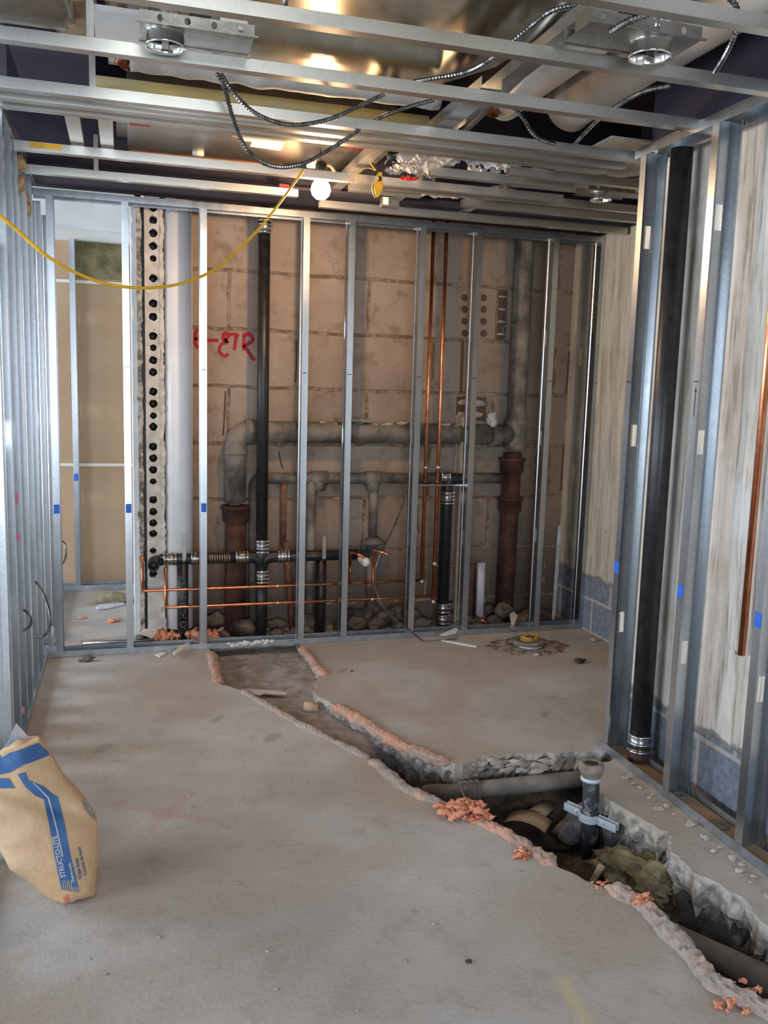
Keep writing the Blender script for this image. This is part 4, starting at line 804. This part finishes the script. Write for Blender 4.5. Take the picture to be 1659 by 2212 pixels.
g = MB(); q = P(302, 1386, 'y', 4.95); g.lathe((q.x, 4.93, q.z), (0, 1, 0), [(.030, 0), (.034, 0), (.034, .05), (.030, .05), (.030, 0)], 24); mk('steel_ring', g, strap_m, None, 'upright dark ring by the feet of the white pipe', 'ring')
flatbit(((300, 1376), (318, 1356), (352, 1362), (328, 1380)), .06, white_paper, 'bent_white_strip', 'bent white strip lying on the orange foam heap', 'strip', .003, .3)
flatbit(((374, 1412), (404, 1392), (411, 1395), (378, 1418)), .012, simple('cream_tube', (.62, .55, .36), (.72, .66, .5), 30, .6), 'cardboard_shim', 'cream shim with yellow end on the slab at the track', 'shim', .014)
flatbit(((335, 1415), (350, 1410), (358, 1413), (345, 1420)), .001, white_paper, 'paper_scrap', 'grey white scrap left of the cream shim', 'scrap', .006)
q = P(186, 1428, 'z', 0); mk('debris_lump', MB().blob((q.x, q.y, .008), .03, .5, 6, 2, 5, (1.3, .8, .5)), rock_m, None, 'small brown lump on the slab near the left corner', 'debris')
flatbit(((953, 1385), (960, 1383), (1032, 1396), (1028, 1399)), .002, white_paper, 'plastic_strip', 'long thin white strip on the slab before the frame', 'strip', .005)
mk('thin_wire', MB().tube([P(915, 1386, 'z', .003), P(985, 1380, 'z', .003)], .0012, 5), black_m, None, 'bare thin wire from the conduit end on the slab', 'wire')
flatbit(((950, 1372), (983, 1357), (990, 1360), (985, 1368), (965, 1373)), .045, white_paper, 'plastic_strip', 'pale blade shaped scrap on the bottom track', 'strip', .003)
flatbit(((420, 1388), (432, 1378), (470, 1368), (446, 1386)), .035, tan_paper, 'paper_scrap', 'tan paper scrap inside the track right of the white pipe', 'scrap', .003)
flatbit(((1100, 1335), (1104, 1328), (1117, 1340), (1110, 1356), (1112, 1368), (1100, 1372), (1104, 1352)), .05, pink_paper, 'paper_scrap', 'twisted pinkish strip over the track near the drain', 'scrap', .003, .4)
# closet drain
c = P(1140, 1396, 'z', .0)
g = MB(); R = []
for rr, zz in ((.20, .0005), (.17, .006), (.12, .010), (.09, .012)):
    R.append([Vector((c.x + rr*1.2*math.cos(a*PI/30)*(1+.25*noise.noise(Vector((math.cos(a*PI/30)*3, math.sin(a*PI/30)*3, rr)))), c.y + rr*.85*math.sin(a*PI/30)*(1+.25*noise.noise(Vector((math.cos(a*PI/30)*3, math.sin(a*PI/30)*3, rr)))), zz + .006*noise.noise(Vector((a*.7, rr*40, 0))) * (zz > .001))) for a in range(60)])
g.rings(R, False, False); mk('broken_patch', g, simple('brown_broken_concrete', (.13, .085, .06), (.33, .28, .23), 26, .95, 0, .9, 60), None, 'rough brown patch of chipped slab around the drain flange', 'concrete patch')
g = MB().lathe((c.x, c.y, -.02), (0, 0, 1), [(.04, .02), (.085, .024), (.10, .05), (.10, .058), (.045, .058), (.04, .03)], 32); dr = mk('closet_drain', g, iron_grey, None, 'round drain flange wrapped in yellow tape set in broken slab', 'drain')
g = MB()
for k in range(6): g.tube([(c.x+.012+(.050+random.uniform(-.006, .006))*math.cos(a*PI/9), c.y+(.040+random.uniform(-.004, .004))*math.sin(a*PI/9), .041+.0035*k+.003*math.sin(a+k)) for a in range(18)], .004, 5)
mk('yellow_tape', g, simple('dirty_yellow_tape', (.62, .36, .03), (.24, .15, .04), 40, .6), dr)
g = MB()
for k in range(5): g.blob((c.x+random.uniform(-.03, .03), c.y+random.uniform(-.02, .02), .05), .016, .5, 6, 1, k)
mk('drain_plug', g, rock_m, dr); mk('white_rim', MB().tube([(c.x+.085*math.cos(a), c.y+.085*math.sin(a), .016) for a in [-2.6+.15*k for k in range(12)]], .010, 8), clamp_white, dr)
for k in range(34):
    a = random.uniform(0, 2*PI); r = random.uniform(.10, .19); q = Vector((c.x+r*math.cos(a)*1.25, c.y+r*math.sin(a)*.9, .003))
    mk('slab_chip', MB().blob(q, random.uniform(.007, .018), .5, 6, 1, k, (1.3, 1, .5)), rock_m if k % 3 else chip_m, None, 'small brown chip of broken concrete around the drain flange', 'chip', 'concrete chips around the drain')
for px, py, r, lab in ((1252, 1431, .028, 'dark lump of dirt on the slab right of the drain'), (1283, 1385, .02, 'pale clod at the alcove corner below the block wall'), (760, 1450, .006, 'tiny dark fragment in the middle of the slab'), (1012, 2078, .007, 'dark bent nail like fragment on the front slab')):
    q = P(px, py, 'z', 0); mk('dirt_lump', MB().blob((q.x, q.y, r*.4), r, .4, 6, 2, px, (1.2, 1, .5)), dirt if 'dark' in lab else chip_m, None, lab, 'debris')
q = P(1045, 2072, 'z', 0)
for px, py, r, lab in ((1256, 1348, .02, 'orange and white crumbs at the far right corner'),):
    q = P(px, py, 'z', 0)
    g = MB()
    for k in range(8): g.blob((q.x+random.uniform(-.05, .05), q.y+random.uniform(-.08, .03), .006), random.uniform(.006, .014), .5, 6, 1, k)
    mk('foam_crumbs', g, orange_m, None, lab, 'crumbs')
for k in range(26):
    px, py = random.uniform(60, 1150), random.uniform(1450, 2190); q = P(px, py, 'z', 0)
    if inside(q.x, q.y, loop) or q.x > 1.2: continue
    mk('floor_crumb', MB().blob((q.x, q.y, .002), random.uniform(.003, .006), .5, 6, 1, k, (1.3, 1, .6)), chip_m, None, 'tiny pale crumb scattered on the open slab', 'crumb', 'crumbs on the open slab')
# ------------------------------------------------------------------ trench contents
def lip(pts, r, m, lab, seed, name='mortar_ridge', rz=.8, lift=.0, n=14):
    p = resample([Vector((x, y, 0)) for x, y in pts], .012); g = MB(); R = []
    for i, c in enumerate(p):
        a, b = p[max(0, i-1)], p[min(len(p)-1, i+1)]; t_ = (b-a).normalized(); nr = Vector((-t_.y, t_.x, 0)); e = min(1, i/3+.15, (len(p)-1-i)/3+.15)
        rr = r*e*(1+.35*noise.noise(c*9+Vector((seed, 0, 0)))); ring = []
        for k in range(n):
            an = 2*PI*k/n; q = c + nr*math.cos(an)*rr + Vector((0, 0, math.sin(an)*rr*rz + lift))
            dn = noise.noise(q*38+Vector((seed, 3, 1)))*.45 + noise.noise(q*95)*.25
            ring.append(c + (q-c)*(1+dn))
        R.append(ring)
    g.rings(R, True, False); return mk(name, g, m, None, lab, 'mortar ridge', 'ridges along the trench edge')
lip([TL[1], TL[2]], .030, lip_m, 'orange flecked ridge at the left side of the shallow fill', 1, lift=-.012)
lip([(.93, 4.70), (.945, 4.45), (.95, 4.272), (.955, 4.20)], .026, lip_m, 'orange flecked ridge at the right side of the shallow fill', 2, lift=-.004)
lip(TL[3:6], .024, lip_g, 'thin crumbly ridge along the left edge of the narrow trench', 3, lift=-.008)
lip(TL[5:8], .027, lip_g, 'grey crumbly ridge before the big orange foam clump', 4, lift=-.004)
lip(TL[7:10], .025, lip_m, 'ridge with orange bits between foam clump and stub pipe', 5, lift=-.004)
lip([(1.35, 2.13), (1.408, 2.035), (1.405, 1.9), (1.409, 1.817), (1.388, 1.672), (1.454, 1.554), (1.49, 1.35)], .026, lip_g, 'fat rounded mortar ridge at the front end of the trench', 6, lift=.004)
lip([(1.215, 3.07), (1.15, 3.15), (1.078, 3.267), (1.03, 3.40), (.994, 3.545), (.90, 3.80)], .028, lip_m, 'orange ridge along the right edge of the narrow trench', 7, lift=-.006)
def clump(px, py, n, sp, r, lab, seed):
    random.seed(seed); q = P(px, py, 'z', 0); g = MB()
    for k in range(n): g.blob((q.x+random.gauss(0, sp), q.y+random.gauss(0, sp*.6), r*.4+random.uniform(0, r)), random.uniform(.3, .8)*r, .95, 4, 2, k+seed, (1.3, 1, .8))
    mk('foam_clump', g, orange_m, None, lab, 'foam clump')
clump(990, 1757, 90, .034, .020, 'large crumbly orange foam clump on the trench edge', 3); clump(1040, 1775, 34, .022, .012, 'orange foam trail right of the large clump', 8)
clump(1128, 1850, 20, .016, .010, 'small orange foam crumb on the slab below the trench edge', 5); clump(1385, 1955, 24, .013, .016, 'orange foam knob at the head of the fat ridge', 6); clump(1600, 2160, 44, .032, .012, 'orange crumbs on the fat ridge at the bottom right', 9); clump(1290, 1915, 7, .02, .008, 'orange flakes on the ridge near the paper tab', 12)
# crumbly broken faces of the slab around the deep hole
grp_e = 'broken concrete lumps on the slab edges'
random.seed(21)
for k in range(30):
    s_ = k/29; x = 1.25+s_*.60; y = 3.07 + .02*math.sin(s_*9); mk('edge_lump', MB().blob((x, y-.004+random.uniform(-.012, .01), -.022-random.uniform(0, .032)), random.uniform(.014, .026), .95, 5, 2, k, (1.5, .6, .7)), chip_m, None, 'crumbly grey concrete lump along the far edge of the deep hole', 'concrete lump', grp_e)
random.seed(31)
sp_ = resample([Vector((*p, 0)) for p in TS[1:-1]], .014); R = []
for i, c in enumerate(sp_):
    a, b = sp_[max(0, i-1)], sp_[min(len(sp_)-1, i+1)]; t_ = (b-a).normalized(); nr = Vector((-t_.y, t_.x, 0)); row = []
    for k in range(15):
        u = k/14; q = c + nr*(-.035 + u*.10) + Vector((0, 0, -.045 - .24*u**.8))
        q += Vector((noise.noise(q*22), noise.noise(q*22+Vector((5, 1, 0))), noise.noise(q*26+Vector((0, 7, 2)))))*.022*min(1, k/2) + Vector((noise.noise(q*70), noise.noise(q*75), noise.noise(q*80)))*.008
        row.append(q)
    R.append(row)
g = MB().rings(R, False, True, False)
mk('strip_face_crust', g, simple('dark_crust', (.05, .046, .044), (.26, .25, .25), 16, .95, 0, .8, 60, lo=.45, hi=.7), None, 'dark rough crust of earth under the slab strip by the frame', 'earth crust', kind='stuff')
ch = mk('concrete_chunk', MB().blob((1.66, 2.80, -.19), .10, .45, 5, 3, 11, (1.0, .8, .85)), simple('grey_chunk', (.10, .10, .105), (.24, .23, .23), 14, .95, 0, .8, 50), None, 'dark grey concrete chunk beside the stub pipe', 'chunk')
random.seed(5)
for k in range(40):
    s_ = random.random(); y = 1.75+s_*1.05; x = 1.845 - abs(random.gauss(0, .03)); 
    if inside(x, y, loop): continue
    mk('strip_chip', MB().blob((x, y, .005), random.uniform(.005, .014), .5, 6, 1, k, (1.2, 1, .7)), chip_m, None, 'small pale concrete chip lying along the right bottom track', 'chip', 'concrete chips along the right track')
# pipes in the hole
zt_ = -.17
a0, a1 = P(1000, 1708, 'z', -.095), P(1400, 1668, 'z', -.095)
hp = mk('buried_drain_pipe', MB().tube([(a0.x, a0.y, -.098), (a1.x+.02, a1.y, -.092)], .034, 24), iron_dust, None, 'dusty dark drain pipe lying across the deep hole', 'pipe')
dd = (Vector((a1.x, a1.y, 0))-Vector((a0.x, a0.y, 0))).normalized(); coupling(hp, (a0.x+.02, a0.y, -.098), dd, .036, .085, 4, iron_dust, iron_dust)
mk('pipe_elbow', MB().tube(spline([(a0.x, a0.y, -.098), (a0.x-.05, a0.y-.002, -.10), (a0.x-.10, a0.y+.02, -.105), (a0.x-.14, a0.y+.05, -.12)], 6), .036, 20), iron_dust, hp)
c1 = P(1435, 1985, 'z', -.10); c2 = P(1660, 2092, 'z', -.10); d2 = (c2-c1).normalized()
mk('front_drain_pipe', MB().tube([c1 - d2*.25 + Vector((0, 0, -.05)), c2 + d2*.5 + Vector((0, 0, -.02))], .038, 24), iron_dust, None, 'dark pipe in the trench at the bottom right', 'pipe')
sx, sy = 1.612, 2.68; ztp = P(1273, 1650, 'y', sy).z
sp = mk('stub_pipe', MB().tube([(sx+.022, sy, -.40), (sx, sy, ztp)], .030, 26), iron_patchy, None, 'scuffed upright stub pipe rising from the deep hole', 'pipe')
mk('open_flange', MB().lathe((sx, sy, ztp-.022), (0, 0, 1), [(.031, -.03), (.036, -.02), (.046, 0), (.046, .02), (.040, .026), (.026, .026), (.026, .008), (.001, .006)], 30), simple('dirty_flange', (.16, .14, .11), (.30, .25, .20), 30, .9, 0, .5, 60), sp)
mk('wire_ring', MB().lathe((sx, sy, ztp-.065), (0, 0, 1), [(.031, 0), (.037, .002), (.037, .014), (.031, .016)], 24), clamp_white, sp)
zc_ = P(1275, 1762, 'y', sy).z; g = MB(); dv = Vector((.46, -.88, -.02)).normalized(); side = dv.cross(Vector((0, 0, 1))).normalized()
rc = empty('riser_clamp', (sx, sy, zc_-.02), 'pale steel riser clamp bolted around the stub pipe', 'clamp')
for s_ in (-1, 1):
    pts = [-1, 0, 1]; L_ = []
    c = Vector((sx+.006, sy, zc_)); ring = []
    path = [c - dv*.105 + side*s_*.010, c - dv*.040 + side*s_*.010]
    for k in range(9): an = PI - PI*k/8; path.append(c + dv*.035*math.cos(an) + side*s_*(.008+.030*math.sin(an)))
    path += [c + dv*.040 + side*s_*.010, c + dv*.115 + side*s_*.010]
    R = []
    for i, p in enumerate(path):
        t_ = (path[min(i+1, len(path)-1)]-path[max(0, i-1)]).normalized(); nn = t_.cross(Vector((0, 0, 1))).normalized()*.0022; up = Vector((0, 0, .015)); R.append([p-nn-up, p+nn-up, p+nn+up, p-nn+up])
    mk('clamp_half', MB().rings(R, True, False), clamp_white, rc)
for s_ in (-.055, .058): c = Vector((sx+.006, sy, zc_)) + dv*s_; mk('bolt', MB().tube([c-side*.026, c+side*.02], .006, 8).tube([c-side*.020, c-side*.013], .011, 6), clamp_white, rc)
def paper3(pxs, zs, m, lab, name='paper_strip'):
    ps = [P(x, y, 'z', z) for (x, y), z in zip(pxs, zs)]; R = [[p for p in ps], [p + Vector((0, 0, .003)) for p in ps]]
    return mk(name, MB().rings(R, True, False), m, None, lab, 'paper')
def curl(px, py, z, L, w, rad, rot, m, lab, name='curled_card', arc=(-.9, .9)):
    c = P(px, py, 'z', z); R = []; Mr = Matrix.Rotation(rot, 4, 'Z')
    for r2_ in (rad, rad-.003):
        pass
    for k in range(9):
        an = arc[0]+(arc[1]-arc[0])*k/8; prof = []
        for (ly, rr) in ((-w/2, rad), (w/2, rad), (w/2, rad-.003), (-w/2, rad-.003)): prof.append(c + Mr @ Vector((rr*math.sin(an), ly, rr*math.cos(an)-rad*math.cos(arc[1]))))
        R.append(prof)
    return mk(name, MB().rings(R, True, True), m, None, lab, 'card')
curl(1140, 1775, -.20, 0, .10, .16, -.75, tan_paper, 'larger curved tan card lying in the deep hole', arc=(-.55, .55)); curl(1168, 1750, -.20, 0, .10, .05, -.9, tan_paper, 'smaller rolled tan card behind the larger one')
curl(672, 1530, -.045, 0, .07, .045, 1.3, tan_paper, 'curled brown cardboard in the shallow trench', arc=(-1.2, 1.2))
flatbit(((520, 1490), (560, 1492), (622, 1497), (618, 1501), (570, 1500), (560, 1504)), -.035, pink_paper, 'paper_loop', 'flattened pinkish paper strip at the trench bend', 'paper', .006)
a = P(1285, 1895, 'z', -.05); mk('paper_tab', MB().box((-.012, -.001, -.06), (.012, .001, .045), Matrix.Translation(a) @ Matrix.Rotation(.55, 4, 'Y')), tan_paper, None, 'small upright brown tab behind the trench edge', 'paper')
q = P(1005, 1730, 'z', -.03); mk('torn_card', MB().add([q, q+Vector((.03, .0, -.03)), q+Vector((-.02, 0, .05)), q+Vector((0, .004, 0)), q+Vector((.03, .004, -.03)), q+Vector((-.02, .004, .05))], [(0, 1, 2), (5, 4, 3), (0, 3, 4, 1), (1, 4, 5, 2), (2, 5, 3, 0)]), tan_paper, None, 'pointed tan card tip behind the orange clump', 'card')
random.seed(44); g = MB(); q = P(1425, 1893, 'z', -.15)
bm_ = bmesh.new(); bmesh.ops.create_icosphere(bm_, subdivisions=5, radius=1)
for v in bm_.verts:
    w = v.co.copy(); k = 1 + .35*noise.noise(w*2.2) + .18*noise.noise(w*6+Vector((3, 0, 0))) + .10*noise.noise(w*15)
    L_ = Vector((w.x*.085*k, w.y*.23*k, w.z*.075*k)); L_.rotate(Matrix.Rotation(.49, 3, 'Z')); v.co = Vector((q.x, q.y, -.185)) + L_ + Vector((0, 0, .012*noise.noise(w*28)))
g.add([v.co.copy() for v in bm_.verts], [tuple(v.index for v in f.verts) for f in bm_.faces], True); bm_.free()
iw = mk('insulation_heap', g, fibre_m, None, 'dusty olive mineral wool heap in the trench', 'insulation')
g = MB()
for k in range(110):
    b = Vector((q.x+random.gauss(0, .035), q.y+random.gauss(0, .09), -.13+random.uniform(-.03, .01))); d = Vector((random.gauss(0, 1), random.gauss(0, 1), random.uniform(.2, 1))).normalized()*random.uniform(.03, .07); g.tube(spline([b, b+d*.5+Vector((0, 0, .01)), b+d], 3), .0013, 3)
mk('loose_fibres', g, fibre_m, iw, kind='stuff')
curl(1372, 1895, -.17, 0, .12, .03, .2, simple('pale_film', (.34, .36, .30), rough=.6), 'pale folded strip on the mineral wool', arc=(-.6, .6))
# ------------------------------------------------------------------ right frame contents
x7, y7 = 1.955, 2.90
bs = mk('black_stack', MB().tube([(x7, y7, .11), (x7, y7, 2.355)], .040, 26), iron_black, None, 'tall black stack standing inside the right frame', 'pipe')
coupling(bs, (x7, y7, .085), (0, 0, 1), .040, .075, 3); mk('rusty_base', MB().tube([(x7, y7, .0), (x7, y7, .06)], .040, 24), iron_rust, bs)
mk('track_filler_board', MB().box((1.884, 1.2, .003), (1.972, 3.06, .008)), wood_m, None, 'dirty brown board lying inside the right bottom track', 'board')
def washer(px, py, lab):
    q = P(px, py, 'z', .01); mk('steel_washer', MB().lathe((1.93, q.y, .0085), (0, 0, 1), [(.010, 0), (.036, 0), (.036, .003), (.010, .003), (.010, 0)], 26), simple('dusty_disc', (.13, .12, .09), (.2, .18, .14), 20, .7), None, lab, 'washer', 'discs in the right track')
washer(1455, 1718, 'round steel disc in the track at the middle stud'); washer(1550, 1782, 'half hidden disc in the track before the copper pipe')
mk('rebar_end', MB().tube([(2.0, 3.02, .42), (2.0, 3.0, 1.0)], .008, 8), iron_rust, None, 'thin rusty rod just left of the black stack', 'rod')
# ------------------------------------------------------------------ paper bag
q = [(-6, 1640), (35, 1608), (86, 1604), (106, 1630), (140, 1690), (184, 1735), (204, 1765), (213, 1780), (216, 1850), (212, 1905), (209, 1948), (178, 1958), (138, 1974), (100, 1950), (60, 1915), (20, 1890), (0, 1850), (-20, 1815), (-60, 1790), (-60, 1660)]
base = P(150, 1972, 'z', 0); yb_ = base.y
nf = Vector((.10, -1, .26)).normalized()   # the printed face leans back
def onface(px, py):
    d = (RM.transposed() @ Vector(((px-829.5)/F, (py-1106)/F, 1))); t_ = (base-CAM).dot(nf)/d.dot(nf); return CAM + d*t_
face = [onface(*p) for p in q]; ux = Vector((1, .10, 0)); ux = (ux - nf*ux.dot(nf)).normalized(); uy = nf.cross(ux)*-1
uy = uy if uy.z > 0 else -uy
f2 = [Vector(((p-base).dot(ux), (p-base).dot(uy))) for p in face]
f2d = []
for a, b in zip(f2, f2[1:]+f2[:1]):
    n_ = max(1, int((b-a).length/.012)); f2d += [a.lerp(b, k/n_) for k in range(n_)]
def edist(p):
    m_ = 9
    for a, b in zip(f2, f2[1:]+f2[:1]):
        ab = b-a; t_ = max(0, min(1, (p-a).dot(ab)/ab.length_squared)); m_ = min(m_, (p-(a+ab*t_)).length)
    return m_
def surf(p, back=False, off=0):
    e = edist(p); bulge = .060*(1-math.exp(-e/.035)) ; w3 = Vector((p.x, p.y, 0)); wr = .007*noise.noise(w3*14) + .012*noise.noise(Vector((p.x*5, p.y*16, 4)))*min(1, e/.03)
    crease = -.018*math.exp(-((p.y-(.27-.5*p.x))**2)/.0006) * min(1, e/.03)
    dpt = (-.055 + bulge + wr*.8 + crease) if not back else (-.16 - bulge*.7 + wr)
    return base + ux*p.x + uy*p.y + nf*(dpt+off)
xs_ = [p.x for p in f2]; ys_ = [p.y for p in f2]; gpts = []
fl3 = [Vector((p.x, p.y, 0)) for p in f2]
yv = min(ys_)
while yv < max(ys_):
    xv = min(xs_)
    while xv < max(xs_):
        p = Vector((xv, yv))
        if inside(xv, yv, fl3) and edist(p) > .007: gpts.append(p)
        xv += .013
    yv += .013
nb_ = len(f2d); vv, _, ff, *_ = delaunay_2d_cdt(f2d + gpts, [(i, (i+1) % nb_) for i in range(nb_)], [], 1, 1e-6)
keep = [tuple(f) for f in ff if inside(sum(vv[i].x for i in f)/3, sum(vv[i].y for i in f)/3, fl3)]
V1 = [surf(v) for v in vv]; V2 = [surf(v, True) for v in vv]
mb = MB(); mb.add(V1, keep, True); mb.add(V2, [f[::-1] for f in keep], True)
bi = {}
for i, v in enumerate(vv): bi[(round(v.x, 5), round(v.y, 5))] = i
idx = [bi.get((round(p.x, 5), round(p.y, 5))) for p in f2d]; N_ = len(vv)
for a, b in zip(idx, idx[1:]+idx[:1]):
    if a is not None and b is not None: mb.f.append((a, b, b+N_, a+N_)); mb.sm.append(True)
lowz = min(v.z for v in mb.v)
for v in mb.v: v.z = max(v.z, .001)
def bag_mat():
    t = NT('kraft_paper'); n1 = t.noise(6, 5, .6); n2 = t.noise(40, 5, .6); c = t.mix(t.ramp(n1, .35, .65), (.52, .34, .185), (.60, .42, .25)); t.bump(t.m_('ADD', n1, t.m_('MULTIPLY', n2, .4)), .5, .02); return t.out(c, .8)
kraft = bag_mat()
bag = mk('paper_bag', mb, kraft, None, 'tan paper sack of plaster with blue stripes standing on the slab', 'bag')
def decal(name, pxs, m, off=.0022, parent=bag, holes=None):
    ps = [onface(*p) for p in pxs]; P2 = [Vector(((p-base).dot(ux), (p-base).dot(uy))) for p in ps]; D = []
    for a, b in zip(P2, P2[1:]+P2[:1]):
        n_ = max(1, int((b-a).length/.008)); D += [a.lerp(b, k/n_) for k in range(n_)]
    D3 = [Vector((p.x, p.y, 0)) for p in P2]; gp = []
    x_ = min(p.x for p in P2)
    while x_ < max(p.x for p in P2):
        y_ = min(p.y for p in P2)
        while y_ < max(p.y for p in P2):
            if inside(x_, y_, D3): gp.append(Vector((x_+.0001, y_)))
            y_ += .009
        x_ += .009
    w_, _, f_2, *_ = delaunay_2d_cdt(D+gp, [(i, (i+1) % len(D)) for i in range(len(D))], [], 1, 1e-6)
    K = [tuple(f) for f in f_2 if inside(sum(w_[i].x for i in f)/3, sum(w_[i].y for i in f)/3, D3)]
    return mk(name, MB().add([surf(v, off=off) for v in w_], K, True), m, parent)
blue_ink = simple('blue_print', (.030, .095, .25), (.05, .14, .32), 12, .7); pale_ink = simple('pale_print', (.42, .44, .46), rough=.7); red_ink = simple('red_print', (.62, .08, .07), (.7, .2, .15), 60, .7)
decal('blue_band', ((-30, 1648), (2, 1636), (84, 1609), (106, 1630), (108, 1636), (52, 1652), (22, 1669), (-30, 1682)), blue_ink)
decal('blue_stripe', ((38, 1672), (56, 1668), (62, 1685), (95, 1700), (112, 1716), (126, 1724), (140, 1780), (153, 1850), (173, 1930), (134, 1925), (118, 1850), (106, 1780), (95, 1730), (75, 1720), (55, 1700)), blue_ink)
decal('blue_block', ((-40, 1684), (19, 1682), (32, 1704), (-40, 1709)), blue_ink)
decal('stripe_line', ((70, 1690), (73, 1690), (106, 1725), (124, 1790), (137, 1850), (134, 1850), (121, 1790), (103, 1727)), pale_ink, .0036)
for k in range(9): x_ = 134+k*4.4; decal('stripe_fringe', ((x_, 1922), (x_+2, 1922), (x_+3, 1930+k*.6), (x_+1, 1930+k*.6)), blue_ink, .0028) if False else None
for k in range(5): decal('fringe_gap', ((135+k*4.3, 1902), (136.3+k*4.3, 1902), (139.5+k*4.3, 1927), (137.5+k*4.3, 1927)), kraft, .0034); decal('fringe_gap', ((156+k*3.6, 1915), (157.2+k*3.6, 1915), (160+k*3.6, 1934), (158.4+k*3.6, 1934)), kraft, .0034)
decal('round_patch', ((180, 1738), (186, 1733), (196, 1745), (206, 1762), (212, 1780), (200, 1772), (188, 1758)), simple('grey_patch', (.28, .22, .17), (.20, .16, .13), 60, .8))
def bagtext(body, p0, p1, hpx, m, name, off=.0040):
    vs, fs = textmesh(body, 1.0, .028); wd = max(v.x for v in vs); hh = .72
    a, b = onface(*p0), onface(*p1); A = Vector(((a-base).dot(ux), (a-base).dot(uy))); B = Vector(((b-base).dot(ux), (b-base).dot(uy))); D = B-A; nrm = Vector((-D.y, D.x)).normalized()
    hw = hpx*(a-onface(p0[0]+1, p0[1])).length
    pts = [A + D*(v.x/wd) + nrm*(v.y/hh*hw) for v in vs]; mk(name, MB().add([surf(p, off=off) for p in pts], fs), m, bag)
bagtext('STRUCTO-LITE', (142, 1893), (122, 1803), 11, pale_ink, 'brand_lettering'); bagtext('Basecoat', (161, 1904), (152, 1862), 7, pale_ink, 'basecoat_lettering')
bagtext('Capa base', (177, 1899), (168, 1854), 7, blue_ink, 'capa_lettering'); bagtext('Couche de fond', (188, 1893), (174, 1831), 6, blue_ink, 'couche_lettering'); bagtext('USG', (152, 1957), (147, 1936), 12, red_ink, 'maker_lettering')
# folded open mouth of the bag
tA, tB = onface(2, 1640), onface(86, 1604); g = MB(); back = -nf
pts = [tA + back*.05, tA.lerp(tB, .5) + back*.045, tB + back*.05]; R = []
for p in spline(pts, 8): R.append([p + Vector((0, 0, -.006)), p + nf*.010 + Vector((0, 0, -.002)), p + nf*.008 + Vector((0, 0, .010)), p + back*.02 + Vector((0, 0, .010)), p + back*.03 + Vector((0, 0, -.01))])
mk('rolled_edge', MB().rings(R, True, True), kraft, bag)
g = MB(); m0, m1, m2 = onface(8, 1625)+back*.10, onface(33, 1572)+back*.12, onface(70, 1612)+back*.10; m3 = onface(-30, 1640)+back*.12
g.add([m0, m1, m2, m0+back*.006, m1+back*.006, m2+back*.006], [(0, 2, 1), (3, 4, 5), (0, 1, 4, 3), (1, 2, 5, 4), (0, 3, 5, 2)])
mk('torn_flap', g, simple('dusty_blue_flap', (.22, .30, .38), (.46, .40, .36), 18, .8), bag)
# a white plastic bucket side just showing behind the sack
qb = P(6, 1905, 'z', 0); mk('white_bucket', MB().lathe((qb.x-.07, qb.y+.24, .0), (0, 0, 1), [(.001, 0), (.12, .0), (.135, .05), (.142, .17), (.147, .17), (.147, .19), (.138, .19), (.132, .17), (.12, .01)], 36), simple('white_bucket_plastic', (.72, .75, .78), rough=.45), None, 'white bucket partly hidden behind the paper sack', 'bucket')
